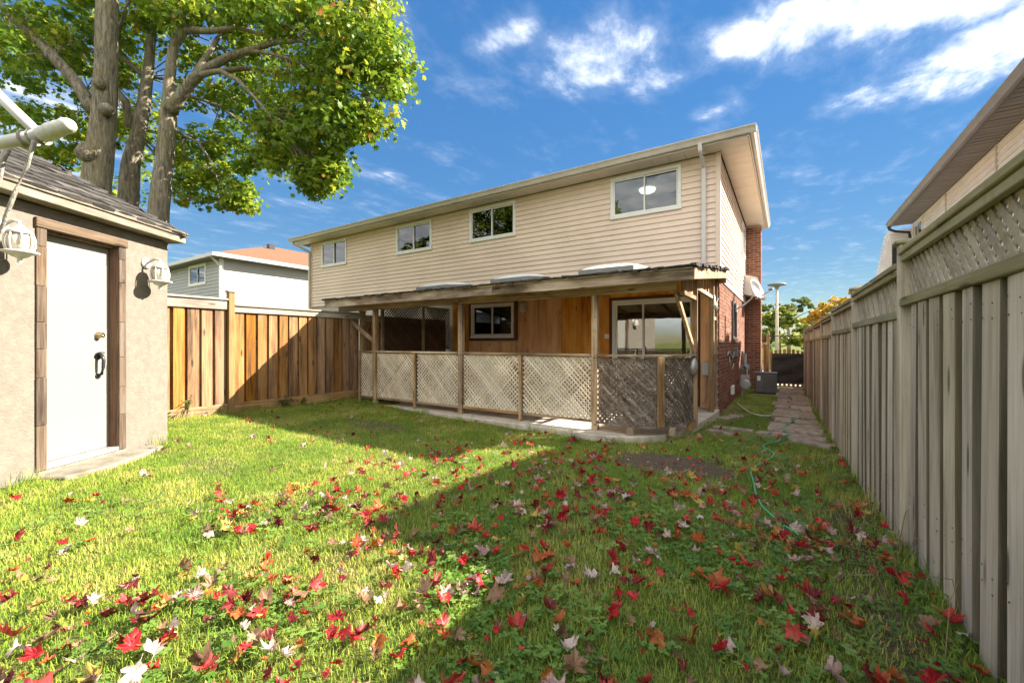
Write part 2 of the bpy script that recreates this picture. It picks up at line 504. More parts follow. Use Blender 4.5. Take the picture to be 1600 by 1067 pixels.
M['white'] = plain('white_painted_metal', (0.60, 0.585, 0.55), 0.4, 0.04, 4, dirt=(0.5, 0.45, 0.38, 0.25))
M['vinyl'] = plain('white_vinyl_frame', (0.76, 0.74, 0.69), 0.4, 0.03, 4)
M['door'] = plain('white_steel_door', (0.25, 0.242, 0.22), 0.42, 0.02, 1.5, dirt=(0.34, 0.31, 0.25, 0.35))
M['stucco'] = plain('beige_stucco', (0.20, 0.176, 0.145), 0.95, 0.10, 12, 0.1, dirt=(0.15, 0.125, 0.095, 0.35), bs=0.9, bscale=38)
M['conc'] = plain('patio_concrete', (0.54, 0.48, 0.40), 0.9, 0.15, 7, 0.15, dirt=(0.17, 0.15, 0.08, 0.6), bs=0.3, bscale=45)
M['step'] = plain('old_step_concrete', (0.22, 0.195, 0.155), 0.9, 0.2, 9, 0.15, dirt=(0.11, 0.09, 0.06, 0.7), bs=0.5, bscale=35)
M['brick'] = ramp_island('red_brick', [(0.20, 0.075, 0.045), (0.30, 0.12, 0.07), (0.24, 0.10, 0.07), (0.36, 0.17, 0.10), (0.17, 0.07, 0.05)])
M['mortar'] = plain('brick_mortar', (0.48, 0.43, 0.36), 0.95, 0.1, 20)
M['shingle'] = ramp_island('grey_roof_shingle', [(0.04, 0.036, 0.033), (0.085, 0.077, 0.07), (0.06, 0.056, 0.054), (0.125, 0.112, 0.10)], bs=0.6, bscale=60, island=False)
M['shingle_i'] = ramp_island('grey_roof_shingle_far', [(0.04, 0.036, 0.033), (0.085, 0.077, 0.07), (0.06, 0.056, 0.054), (0.125, 0.112, 0.10)], bs=0.6, bscale=60)
M['roof_dark'] = plain('dark_asphalt_roof', (0.07, 0.065, 0.06), 0.95, 0.3, 30, bs=0.5)
M['roof_orange'] = plain('orange_brown_shingles', (0.17, 0.08, 0.042), 0.95, 0.22, 14, bs=0.6, stretch=(1, 1, 5), dirt=(0.17, 0.085, 0.045, 0.5))
M['tarpaper'] = plain('torn_tar_paper', (0.035, 0.032, 0.03), 0.9, 0.4, 12, bs=0.5)
M['dome'] = plain('white_skylight_dome', (0.80, 0.80, 0.78), 0.25, 0.03, 3)
M['curb'] = plain('grey_skylight_curb', (0.22, 0.215, 0.19), 0.6, 0.1, 5)
M['room'] = plain('room_wall_paint', (0.38, 0.36, 0.31), 0.9, 0.05, 2)
M['glass'] = glass('window_glass', refl=1.5)
M['glass_door'] = glass('door_glass', refl=4.5)
M['black'] = plain('black_metal', (0.025, 0.025, 0.027), 0.4, 0.2, 10)
M['brass'] = plain('brass_knob', (0.55, 0.42, 0.2), 0.3, 0.1, 10, metal=1.0)
M['galv'] = plain('galvanised_metal', (0.42, 0.42, 0.41), 0.45, 0.15, 8, metal=0.5)
M['galv_dark'] = plain('rusty_nail', (0.06, 0.045, 0.035), 0.7, 0.3, 20)
M['acgrey'] = plain('grey_painted_steel', (0.13, 0.13, 0.125), 0.5, 0.1, 5)
M['dish'] = plain('dish_grey', (0.19, 0.19, 0.185), 0.5, 0.1, 5)
M['tarp'] = plain('black_tarp', (0.028, 0.026, 0.025), 0.55, 0.3, 3, bs=0.5, bscale=5)
M['rope'] = plain('grey_rope', (0.34, 0.31, 0.26), 0.9, 0.25, 60, bs=0.6, bscale=120)
M['wrap'] = plain('white_wrapped_tape', (0.62, 0.60, 0.55), 0.7, 0.2, 20, bs=0.5, bscale=40)
M['frost'] = plain('lantern_glass', (0.55, 0.50, 0.40), 0.2, 0.1, 6)
M['hose'] = plain('green_hose', (0.06, 0.42, 0.24), 0.4, 0.1, 10)
M['hose_pale'] = plain('pale_hose', (0.5, 0.55, 0.47), 0.4, 0.1, 10)
M['stone'] = plain('path_stone', (0.30, 0.25, 0.205), 0.9, 0.3, 10, 0.15, dirt=(0.13, 0.11, 0.06, 0.6), bs=0.6, bscale=25, rvar=0.4)
M['road'] = plain('street_asphalt', (0.09, 0.088, 0.085), 0.9, 0.2, 8)
M['drive'] = plain('pale_driveway_concrete', (0.5, 0.48, 0.44), 0.9, 0.1, 4)
M['bark'] = None
M['yellowmark'] = plain('yellow_kerb_board', (0.55, 0.45, 0.2), 0.7, 0.1, 5)

# bark
m, n, b, out = new_mat('maple_bark')
t = n.add('ShaderNodeTexCoord')
g = n.noise(n.vmath('MULTIPLY', t.outputs['Object'], (26, 26, 4.5)), 1, 7, 0.7, 0.8)
s2 = n.noise(t.outputs['Object'], 2.3, 4, 0.6)
c = n.ramp(g, [(0.34, (0.06, 0.05, 0.035)), (0.48, (0.20, 0.17, 0.12)), (0.66, (0.38, 0.33, 0.24))])
c = n.mix(n.math('MULTIPLY', n.mapr(s2, 0.45, 0.7), 0.45), c, (0.24, 0.20, 0.07, 1))
n.link(c, b.inputs['Base Color']); b.inputs['Roughness'].default_value = 0.95
bump(n, b, g, 1.0, 0.03)
M['bark'] = m
# ground
m, n, b, out = new_mat('lawn_soil')
t = n.add('ShaderNodeTexCoord'); P = t.outputs['Object']
a1 = n.noise(P, 30, 6, 0.7); a2 = n.noise(P, 1.1, 4, 0.6)
c = n.ramp(a1, [(0.3, (0.055, 0.060, 0.02)), (0.5, (0.11, 0.135, 0.03)), (0.7, (0.18, 0.20, 0.055))])
c = n.mix(n.math('MULTIPLY', n.mapr(a2, 0.4, 0.7), 0.5), c, (0.15, 0.125, 0.06, 1))
at_d = n.add('ShaderNodeAttribute'); at_d.attribute_name = 'bare'
dirtc = n.ramp(a1, [(0.3, (0.07, 0.05, 0.035)), (0.55, (0.14, 0.105, 0.075)), (0.75, (0.22, 0.18, 0.14))])
c = n.mix(at_d.outputs['Fac'], c, dirtc)
n.link(c, b.inputs['Base Color']); b.inputs['Roughness'].default_value = 1.0; b.inputs['Specular IOR Level'].default_value = 0.05
bump(n, b, a1, 0.8, 0.03)
M['soil'] = m

M['crown'] = leafmat('maple_crown_leaf', [(0.0, (0.06, 0.12, 0.012)), (0.3, (0.11, 0.17, 0.015)), (0.6, (0.175, 0.24, 0.018)), (0.86, (0.36, 0.33, 0.03)), (0.93, (0.32, 0.17, 0.04)), (1.0, (0.30, 0.07, 0.035))], attr='rnd', trans=0.48, gain=1.55)
M['crown_y'] = leafmat('yellow_maple_leaf', [(0.0, (0.20, 0.18, 0.03)), (0.5, (0.42, 0.29, 0.03)), (1.0, (0.45, 0.19, 0.03))], gain=1.4, attr='rnd', trans=0.4)
M['crown_g'] = leafmat('pale_green_leaf', [(0.0, (0.07, 0.11, 0.02)), (0.5, (0.17, 0.21, 0.03)), (1.0, (0.33, 0.31, 0.05))], gain=1.4, attr='rnd', trans=0.4)
M['crown_d'] = leafmat('dark_green_leaf', [(0.0, (0.045, 0.075, 0.02)), (0.6, (0.09, 0.13, 0.03)), (1.0, (0.19, 0.20, 0.05))], gain=1.4, attr='rnd', trans=0.3)
M['grass'] = leafmat('grass_blade', [(0.0, (0.06, 0.12, 0.014)), (0.4, (0.115, 0.185, 0.02)), (0.62, (0.19, 0.225, 0.03)), (0.80, (0.29, 0.27, 0.065)), (1.0, (0.38, 0.30, 0.14))], trans=0.3, vein=False, loc_noise=1.3, upn=0.65, gain=1.9)
M['clover'] = leafmat('clover_leaf', [(0.0, (0.06, 0.13, 0.022)), (0.6, (0.10, 0.18, 0.03)), (1.0, (0.16, 0.24, 0.05))], trans=0.3, vein=False, upn=0.5, gain=1.5)
M['dry'] = leafmat('dry_stem', [(0.0, (0.25, 0.19, 0.1)), (1.0, (0.38, 0.31, 0.17))], attr='rnd', trans=0.2, vein=False)
LEAFC = {
    'red': leafmat('red_leaf', [(0, (0.30, 0.012, 0.02)), (0.5, (0.50, 0.022, 0.03)), (1, (0.56, 0.09, 0.07))], trans=0.2, spots=True),
    'dark red': leafmat('dark_red_leaf', [(0, (0.12, 0.012, 0.015)), (1, (0.26, 0.03, 0.03))], trans=0.15, spots=True),
    'orange': leafmat('orange_leaf', [(0, (0.36, 0.07, 0.02)), (0.6, (0.42, 0.135, 0.03)), (1, (0.40, 0.20, 0.06))], trans=0.2, spots=True),
    'yellow': leafmat('yellow_leaf', [(0, (0.38, 0.27, 0.04)), (1, (0.46, 0.36, 0.11))], trans=0.2, spots=True),
    'pale pink': leafmat('pale_leaf_underside', [(0, (0.38, 0.23, 0.21)), (0.6, (0.50, 0.37, 0.33)), (1, (0.58, 0.48, 0.40))], trans=0.15, spots=True),
    'brown': leafmat('brown_leaf', [(0, (0.13, 0.07, 0.04)), (1, (0.32, 0.2, 0.11))], trans=0.1, spots=True),
}

# ------------------------------------------------------------------ the ground and other setting
DIRT = [(-1.05, 4.72, 0.70, 0.50, 1.1), (-5.35, 4.25, 0.75, 0.35, 0.75), (-4.65, 1.8, 0.5, 0.24, 0.6), (0.35, 2.2, 0.16, 2.6, 0.75), (-1.0, 9.6, 0.35, 0.8, 0.7), (0.55, 6.5, 0.12, 4, 0.6)]
SLAB = [(-7.62, 5.70), (-3.5, 5.50), (-2.24, 5.42), (-1.85, 5.50), (-1.60, 5.66), (-1.40, 5.92), (-1.26, 6.28), (-1.17, 6.9), (-1.10, 7.8), (-1.06, 8.8), (-1.2, 8.92), (-7.62, 8.92)]


def bare(x, y):
    v = 0
    for (cx, cy, rx, ry, wt) in DIRT:
        e = math.hypot((x - cx) / rx, (y - cy) / ry) + 0.22 * mnoise.noise((x * 3.1, y * 3.1, 5.0))
        v = max(v, wt * sst(1.12, 0.75, e))
    return v


def inpoly(x, y, poly):
    c = False; j = len(poly) - 1
    for i in range(len(poly)):
        xi, yi = poly[i]; xj, yj = poly[j]
        if (yi > y) != (yj > y) and x < (xj - xi) * (y - yi) / (yj - yi) + xi: c = not c
        j = i
    return c


def shed_uv(x, y):
    """camera-frame coordinates of a ground point: sideways, ahead"""
    return x * COSA + y * SINA, -x * SINA + y * COSA


def grid_axis(fine0, fine1, step, far):
    a = list(np.arange(fine0, fine1 + 1e-6, step)); v = fine1; s = step
    while v < far: s *= 1.5; v += s; a.append(v)
    v = fine0; s = step
    while v > -far: s *= 1.5; v -= s; a.insert(0, v)
    return a


gx = grid_axis(-9, 3, 0.12, 2500); gy = grid_axis(-2, 17, 0.12, 2500)
vs = [(x, y, ground_z(x, y)) for y in gy for x in gx]
nx = len(gx)
fs = [(j * nx + i, j * nx + i + 1, (j + 1) * nx + i + 1, (j + 1) * nx + i) for j in range(len(gy) - 1) for i in range(nx - 1)]
me = bpy.data.meshes.new('ground'); me.from_pydata(vs, [], fs); me.materials.append(M['soil'])
ba = me.attributes.new('bare', 'FLOAT', 'POINT')
ba.data.foreach_set('value', [bare(v[0], v[1]) if (-9 < v[0] < 3 and -2 < v[1] < 17) else 0.0 for v in vs])
for p in me.polygons: p.use_smooth = True
ground = bpy.data.objects.new('ground', me); COL.objects.link(ground); tag(ground, 'lawn sloping gently from the shed down to the house', kind='structure')

# patio slab
mb = MB(); mb.prism(SLAB, -0.45, -0.08)
slab = mb.build('patio', M['conc'], bevel=0.012); tag(slab, 'concrete patio slab with a rounded corner under the porch', kind='structure')

# street and driveway beyond the gate
mb = MB(); mb.box(-60, 60, 27, 34, -0.5, ground_z(0, 30) + 0.02)
tag(mb.build('road', M['road']), 'street beyond the side gate', kind='structure')
mb = MB(); mb.box(-1.0, 6, 16.3, 26.9, -0.6, -0.20)
tag(mb.build('driveway', M['drive']), 'pale concrete driveway beyond the side gate', kind='structure')

# stone path beside the house
path = thing('stone_path', None, None, (0.1, 11, ground_z(0.1, 11)), kind='structure')
path['label'] = 'path of uneven stones between house and right fence'
y = 7.15; i = 0
while y < 15.6:
    ln = random.uniform(0.26, 0.44) + 0.02 * (y - 7)
    x0 = -0.22 + random.uniform(-0.05, 0.05); x1 = 0.47 - 0.004 * (y - 7) + random.uniform(-0.06, 0.05)
    pieces = [(x0, x1)] if random.random() < 0.6 else [(x0, 0.12 + random.uniform(-.1, .1)), None]
    if len(pieces) == 2: pieces[1] = (pieces[0][1] + 0.03, x1)
    for (a, bb) in pieces:
        k = 9; poly = []
        for (sx, sy, n_) in (((a, bb), (y, y), 4), ((bb, bb), (y, y + ln), 2), ((bb, a), (y + ln, y + ln), 4), ((a, a), (y + ln, y), 2)):
            for q in range(n_):
                t_ = q / n_
                poly.append((sx[0] + (sx[1] - sx[0]) * t_ + random.uniform(-.018, .018), sy[0] + (sy[1] - sy[0]) * t_ + random.uniform(-.02, .02)))
        mb = MB(); zt = ground_z((a + bb) / 2, y) + random.uniform(0.025, 0.05)
        mb.prism(poly, zt - 0.12, zt)
        mb.build('paving_stone', M['stone'], path, bevel=0.008)
    y += ln + random.uniform(0.07, 0.17)
for (xa, ya, xb, yb, wd) in [(-1.0, 6.98, -0.62, 6.84, 0.14), (-0.98, 7.35, -0.42, 7.3, 0.13), (-0.36, 7.25, -0.2, 7.2, 0.15), (-0.98, 8.35, -0.75, 8.9, 0.2), (0.05, 6.98, 0.5, 6.72, 0.15)]:
    mb = MB(); z = ground_z(xa, ya)
    mb.beam((xa, ya, z + 0.01), (xb, yb, z + 0.01), wd, 0.09)
    mb.build('paving_stone', M['stone'], path, bevel=0.012)


# ------------------------------------------------------------------ wall builders
def wall_map(axis, plane, sgn):
    """u along the wall, w out of the wall, z up"""
    if axis == 'X': return lambda u, w_, z: (u, plane + sgn * w_, z)
    return lambda u, w_, z: (plane + sgn * w_, u, z)


def wbox(mb, P, u0, u1, w0, w1, z0, z1):
    return mb.add([P(u0, w0, z0), P(u1, w0, z0), P(u1, w1, z0), P(u0, w1, z0), P(u0, w0, z1), P(u1, w0, z1), P(u1, w1, z1), P(u0, w1, z1)],
                  [(0, 3, 2, 1), (4, 5, 6, 7), (0, 1, 5, 4), (1, 2, 6, 5), (2, 3, 7, 6), (3, 0, 4, 7)])


def spans(u0, u1, z0, z1, holes):
    """free intervals of a strip z0..z1 between holes"""
    cuts = sorted((max(u0, h[0]), min(u1, h[1])) for h in holes if h[2] < z1 - 1e-4 and h[3] > z0 + 1e-4 and h[1] > u0 and h[0] < u1)
    res = []; c = u0
    for (a, b_) in cuts:
        if a > c + 1e-4: res.append((c, a))
        c = max(c, b_)
    if c < u1 - 1e-4: res.append((c, u1))
    return res


def siding(parent, P, u0, u1, z0, z1, step, holes, mat, joined=False, name='siding_board'):
    jm = MB(); z = z0
    while z < z1 - 0.01:
        zt = min(z + step, z1)
        bands = sorted({z, zt} | {h[k] for h in holes for k in (2, 3) if z < h[k] < zt})
        for (za, zb) in zip(bands, bands[1:]):
            fa, fb = (za - z) / step, (zb - z) / step
            runs = []
            for (a, b_) in spans(u0, u1, za, zb, holes):
                cu = a
                while b_ - cu > 4.4 and not joined:
                    nx_ = cu + random.uniform(2.4, 3.7); runs.append((cu, nx_ - 0.002, 0.0)); cu = nx_
                runs.append((cu, b_, 0.0))
            for (a, b_, _o) in runs:
                mb = jm if joined else MB()
                jo = random.uniform(-.0015, .0015); wa = 0.026 - 0.022 * fa + jo; wb = 0.026 - 0.022 * fb + jo
                mb.add([P(a, -0.02, za), P(b_, -0.02, za), P(b_, wa, za), P(a, wa, za), P(a, -0.02, zb), P(b_, -0.02, zb), P(b_, wb, zb), P(a, wb, zb)],
                       [(0, 3, 2, 1), (4, 5, 6, 7), (0, 1, 5, 4), (1, 2, 6, 5), (2, 3, 7, 6), (3, 0, 4, 7)])
                if not joined: mb.build(name, mat, parent)
        z = zt
    if joined: jm.build(name, mat, parent, kind='stuff')


def wall_core(mb, P, u0, u1, w0, w1, z0, z1, holes):
    zs = sorted({z0, z1} | {h[k] for h in holes for k in (2, 3) if z0 < h[k] < z1})
    for (za, zb) in zip(zs, zs[1:]):
        for (a, b_) in spans(u0, u1, za, zb, holes): wbox(mb, P, a, b_, w0, w1, za, zb)
    return mb


def window(parent, P, u0, u1, z0, z1, gl, name='window', fw=0.055, mat=None, vert=True, room=2.0, mid=None):
    mat = mat or M['vinyl']
    mb = MB()
    wbox(mb, P, u0 - 0.01, u1 + 0.01, -0.05, 0.045, z1 - fw, z1 + 0.01); wbox(mb, P, u0 - 0.02, u1 + 0.02, -0.05, 0.055, z0 - 0.02, z0 + fw)
    wbox(mb, P, u0 - 0.01, u0 + fw, -0.048, 0.043, z0 + fw, z1 - fw); wbox(mb, P, u1 - fw, u1 + 0.01, -0.048, 0.043, z0 + fw, z1 - fw)
    root = mb.build(name, mat, parent, bevel=0.004)
    um = mid if mid is not None else (u0 + u1) / 2
    sf = MB()
    for (a, b_, wo_) in ((u0 + fw, um + 0.018, 0.012), (um - 0.018, u1 - fw, -0.012)):
        sw = 0.032
        wbox(sf, P, a, a + sw, wo_ - 0.02, wo_ + 0.012, z0 + fw, z1 - fw); wbox(sf, P, b_ - sw, b_, wo_ - 0.02, wo_ + 0.012, z0 + fw, z1 - fw)
        wbox(sf, P, a + sw, b_ - sw, wo_ - 0.019, wo_ + 0.011, z0 + fw, z0 + fw + sw); wbox(sf, P, a + sw, b_ - sw, wo_ - 0.019, wo_ + 0.011, z1 - fw - sw, z1 - fw)
        pb = MB(); wbox(pb, P, a + sw, b_ - sw, wo_ - 0.008, wo_ - 0.002, z0 + fw + sw, z1 - fw - sw)
        pb.build('pane', gl, root)
    sf.build('sash', mat, root)
    if room:
        rb = MB(); ra, rb_, rz0, rz1 = u0 - 0.45, min(u1 + 0.45, -1.27) if u1 < 0 else u1 + 0.45, z0 - 1.0, z1 + 0.16
        wbox(rb, P, ra, rb_, -room - 0.06, -room, rz0, rz1)
        wbox(rb, P, ra - .05, ra, -room, -0.12, rz0, rz1); wbox(rb, P, rb_, rb_ + .05, -room, -0.12, rz0, rz1)
        wbox(rb, P, ra, rb_, -room, -0.12, rz0 - .05, rz0); wbox(rb, P, ra, rb_, -room, -0.12, rz1, rz1 + .05)
        rb.build('room_interior', M['room'], parent)
    return root


def bricks(parent, P, u0, u1, z0, z1, holes=(), proud=0.006, name='brick_face', bl=0.215, bh=0.063, j=0.011):
    mb = MB(); z = z0; row = 0
    while z + bh * 0.6 < z1:
        zt = min(z + bh, z1); u = u0 - (0.5 * (bl + j) if row % 2 else 0)
        while u < u1:
            a, b_ = max(u, u0), min(u + bl, u1)
            if b_ - a > 0.03:
                for (aa, bb) in spans(a, b_, z, zt, holes):
                    if bb - aa > 0.02: wbox(mb, P, aa, bb, -0.02, proud + random.uniform(-0.002, 0.003), z, zt)
            u += bl + j
        z += bh + j; row += 1
    return mb.build(name, M['brick'], parent, kind='stuff')


# ------------------------------------------------------------------ the semi-detached house
HX0, HX1, HY0, HY1 = -14.59, -1.08, 8.89, 15.4
house = thing('semi_detached_house', 'beige sided two storey semi-detached house behind the wooden porch', 'house', (-7.8, 12, -0.25))
PF = wall_map('X', HY0, -1)      # rear facade, faces the yard
PS = wall_map('Y', HX1, 1)       # side wall, faces the right fence
WIN = [(-13.93, -12.51, 3.87, 4.73), (-10.04, -8.57, 3.88, 4.73), (-7.15, -5.70, 3.88, 4.74), (-3.21, -1.77, 3.87, 4.74)]
LOWW = (-7.09, -5.75, 1.32, 2.19); DOORW = (-3.17, -1.50, -0.06, 2.08)
SIDEW = [(13.5, 14.4, 3.7, 4.6), (11.0, 11.9, 1.25, 2.15)]
mb = MB()
wall_core(mb, PF, HX0, HX1 - 0.03, -0.14, -0.03, -0.5, 4.83, WIN + [LOWW, DOORW])
mb.box(HX0, HX0 + 0.1, HY0 + 0.15, HY1, -0.5, 4.83)
mb.box(HX0, HX1, HY1, HY1 + 0.1, -0.5, 4.83)
mb.build('wall', M['mortar'], house)
mb = MB(); wall_core(mb, PS, HY0 + 0.004, HY1 - 0.01, -0.12, 0.0, -0.5, 4.83, SIDEW)
mb.build('wall', M['mortar'], house)
siding(house, PF, HX0 + 0.05, HX1 - 0.055, 2.49, 4.80, 0.1155, [(a - 0.0, b_ + 0.0, c_, d_) for a, b_, c_, d_ in WIN], M['siding'])
siding(house, PS, HY0 + 0.055, HY1 - 0.05, 2.42, 4.80, 0.119, [SIDEW[0]], M['siding'])
mb = MB()
mb.box(HX1 - 0.055, HX1 + 0.028, HY0 - 0.028, HY0 + 0.055, 2.40, 4.805)
mb.build('corner_trim', M['siding'], house)
mb = MB(); mb.box(HX0 - 0.03, HX0 + 0.05, HY0 - 0.028, HY0 + 0.1, 2.40, 4.805); mb.build('corner_trim', M['siding'], house)
mb = MB(); wbox(mb, PS, HY0 + 0.06, HY1, 0.0, 0.03, 2.37, 2.415); mb.build('starter_strip', M['white'], house)
bricks(house, PS, HY0 + 0.002, HY1, -0.35, 2.36, [SIDEW[1]])
bricks(house, PF, -1.22, HX1 - 0.0, -0.3, 2.38)
for wdw in WIN: window(house, PF, *wdw, M['glass'], room=2.6)
window(house, PS, *SIDEW[0], M['glass']); window(house, PS, *SIDEW[1], M['glass'], mat=M['alu_dark'])
mb = MB(); wbox(mb, PS, 9.72, 9.76, 0.0, 0.02, 1.2, 1.75); mb.build('conduit', M['black'], house)
# plywood cladding under the porch, sheet by sheet
for (a, b_, z0, z1) in [(-7.78, -7.21, -0.08, 2.44), (-7.20, -5.63, -0.08, 1.22), (-7.20, -5.63, 2.25, 2.44), (-5.62, -4.42, -0.08, 2.44), (-4.41, -3.25, -0.08, 2.44),
                        (-3.24, -1.42, 2.16, 2.44), (-1.41, -1.23, -0.08, 2.44)]:
    mb = MB(); wbox(mb, PF, a, b_, -0.028, 0.012 + random.uniform(-.002, .002), z0, z1); mb.build('plywood_panel', M['ply'], house, bevel=0.003)
for (a, b_, z0, z1) in [(-7.19, -5.65, 2.20, 2.245), (-7.19, -5.65, 1.24, 1.30), (-7.19, -7.11, 1.302, 2.198), (-5.73, -5.65, 1.302, 2.198), (-3.25, -3.185, -0.06, 2.15), (-1.485, -1.42, -0.06, 2.15), (-3.184, -1.486, 2.09, 2.15)]:
    mb = MB(); wbox(mb, PF, a, b_, -0.02, 0.026, z0, z1); mb.build('trim_board', M['trim_red'], house)
window(house, PF, *LOWW, M['glass'], room=2.0)
dr = window(house, PF, *DOORW, M['glass_door'], name='sliding_door', fw=0.065, room=2.5, mid=-2.52)
mb = MB(); wbox(mb, PF, -2.50, -2.47, 0.012, 0.05, 0.88, 1.1); mb.build('handle', M['white'], dr, bevel=0.006)
mb = MB(); wbox(mb, PF, -3.35, -3.25, 0.012, 0.05, 1.27, 1.37); mb.build('outlet_cover', M['vinyl'], house, bevel=0.004)
mb = MB(); wbox(mb, PF, -1.37, -1.25, 0.015, 0.09, 0.55, 0.8); mb.tube([(-1.31, 8.84, 0.55), (-1.31, 8.84, 0.1), (-1.36, 8.8, 0.0)], 0.012, 6); mb.build('junction_box', M['galv'], house)
# eaves: soffit panels, fascia, gutter, roof
EX0, EX1, EY0, EY1 = -15.17, -0.54, 8.45, 15.75
x = EX0 + 0.02
while x < HX1 - 0.02:
    x2 = min(x + 0.30, HX1 + 0.03)
    mb = MB(); mb.box(x + 0.004, x2 - 0.004, EY0 + 0.03, HY0 - 0.03, 4.812 + random.uniform(0, 0.003), 4.83); mb.build('soffit_panel', M['soffit'], house)
    x = x2
y = EY0 + 0.03
while y < EY1 - 0.05:
    y2 = min(y + 0.30, EY1 - 0.02)
    mb = MB(); mb.box(HX1 + 0.03, EX1 - 0.03, y + 0.004, y2 - 0.004, 4.812 + random.uniform(0, 0.003), 4.83); mb.build('soffit_panel', M['soffit'], house)
    y = y2
mb = MB(); mb.box(EX0, EX1, EY0, EY0 + 0.022, 4.805, 4.94); mb.box(EX1 - 0.022, EX1, EY0 + 0.022, EY1, 4.805, 4.94); mb.box(EX0, EX0 + 0.022, EY0 + 0.022, EY1, 4.805, 4.94)
mb.build('fascia', M['alu'], house)
mb = MB()
prof = [(0.0, 4.84), (0.06, 4.84), (0.085, 4.90), (0.115, 4.94), (0.115, 4.955), (0.0, 4.955)]
k = len(prof)
mb.add([(EX0 - 0.02, EY0 - 0.003 - o_, z) for o_, z in prof] + [(EX1 + 0.1, EY0 - 0.003 - o_, z) for o_, z in prof],
       [tuple(range(k)), tuple(range(k, 2 * k))[::-1]] + [(i, (i + 1) % k, k + (i + 1) % k, k + i) for i in range(k)])
mb.build('gutter', M['alu'], house)
mb = MB()
mb.add([(EX1 + 0.003 + o_, EY0 - 0.003, z) for o_, z in prof] + [(EX1 + 0.003 + o_, EY1, z) for o_, z in prof],
       [tuple(range(k)), tuple(range(k, 2 * k))[::-1]] + [(i, (i + 1) % k, k + (i + 1) % k, k + i) for i in range(k)])
mb.build('gutter', M['alu'], house)
mb = MB(); rz = 6.2; ym = (EY0 + EY1) / 2
mb.add([(EX0 - .03, EY0 - .03, 4.945), (EX1 + .03, EY0 - .03, 4.945), (EX1 + .03, EY1 + .03, 4.945), (EX0 - .03, EY1 + .03, 4.945), (EX0 + 3.6, ym, rz), (EX1 - 3.6, ym, rz)],
       [(0, 1, 5, 4), (1, 2, 5), (2, 3, 4, 5), (3, 0, 4), (3, 2, 1, 0)])
mb.build('roof', M['roof_dark'], house)
# downspouts
mb = MB(); xd = -1.34
mb.beam((xd, EY0 - 0.05, 4.86), (xd, EY0 - 0.03, 4.72), 0.07, 0.055, (0, 1, 0)); mb.beam((xd, EY0 - 0.03, 4.735), (xd, HY0 - 0.075, 4.56), 0.07, 0.055, (1, 0, 0)); mb.box(xd - 0.038, xd + 0.038, HY0 - 0.1, HY0 - 0.045, 2.5, 4.575)
for z in (3.0, 4.2): mb.box(xd - 0.055, xd + 0.055, HY0 - 0.045, HY0 - 0.02, z, z + 0.03)
mb.build('downspout', M['white'], house, bevel=0.006)
mb = MB(); xd = -14.62
mb.beam((-15.0, EY0 - 0.05, 4.86), (-15.0, EY0 - 0.03, 4.76), 0.07, 0.055, (0, 1, 0)); mb.beam((-15.0, EY0 - 0.03, 4.77), (xd, HY0 - 0.075, 4.5), 0.07, 0.055, (1, 0, 0)); mb.box(xd - 0.038, xd + 0.038, HY0 - 0.1, HY0 - 0.045, 0.0, 4.52)
mb.build('downspout', M['alu'], house, bevel=0.006)
# chimney and low side canopy
mb = MB(); mb.box(HX1 + 0.012, -0.67, 15.02, 15.7, -0.4, 4.79); ch = mb.build('chimney', M['mortar'], house)
bricks(ch, wall_map('X', 15.02, -1), HX1 + 0.012, -0.662, -0.35, 4.785)
bricks(ch, wall_map('Y', -0.67, 1), 15.02, 15.7, -0.35, 4.785)
mb = MB()
mb.add([(HX1 + 0.02, 14.2, 3.2), (-0.72, 14.2, 3.1), (-0.5, 14.2, 2.5), (-0.56, 14.2, 2.47), (HX1 + 0.02, 14.2, 2.62), (HX1 + 0.02, 14.98, 3.2), (-0.72, 14.98, 3.1), (-0.5, 14.98, 2.5), (-0.56, 14.98, 2.47), (HX1 + 0.02, 14.98, 2.62)],
       [(0, 1, 2, 3, 4), (9, 8, 7, 6, 5), (0, 5, 6, 1), (1, 6, 7, 2), (2, 7, 8, 3), (3, 8, 9, 4)])
mb.build('canopy', M['white'], house)
# lamp in the bedroom
lampm, n, b, out = new_mat('lit_ceiling_lamp'); b.inputs['Base Color'].default_value = (0.85, 0.83, 0.78, 1); b.inputs['Emission Color'].default_value = (1, 0.95, 0.85, 1); b.inputs['Emission Strength'].default_value = 0.55
mb = MB(); mb.lathe([(0.19, 4.89), (0.19, 4.87), (0.17, 4.83), (0.11, 4.80), (0.03, 4.79)], (-2.82, 10.3, 0), 20)
tag(mb.build('ceiling_lamp', lampm, smooth=True), 'round white ceiling lamp seen through the upper right bedroom window', 'ceiling lamp')


# ------------------------------------------------------------------ lattice sheets along a path
def along(path_pts):
    pts = [Vector((p[0], p[1], 0)) for p in path_pts]
    cum = [0]
    for a, b_ in zip(pts, pts[1:]): cum.append(cum[-1] + (b_ - a).length)

    def f(s):
        s = min(max(s, 0), cum[-1])
        for i in range(len(pts) - 1):
            if s <= cum[i + 1] or i == len(pts) - 2:
                t_ = (s - cum[i]) / (cum[i + 1] - cum[i]); d = (pts[i + 1] - pts[i]).normalized()
                return pts[i].lerp(pts[i + 1], t_), Vector((d.y, -d.x, 0))
    return f, cum[-1]


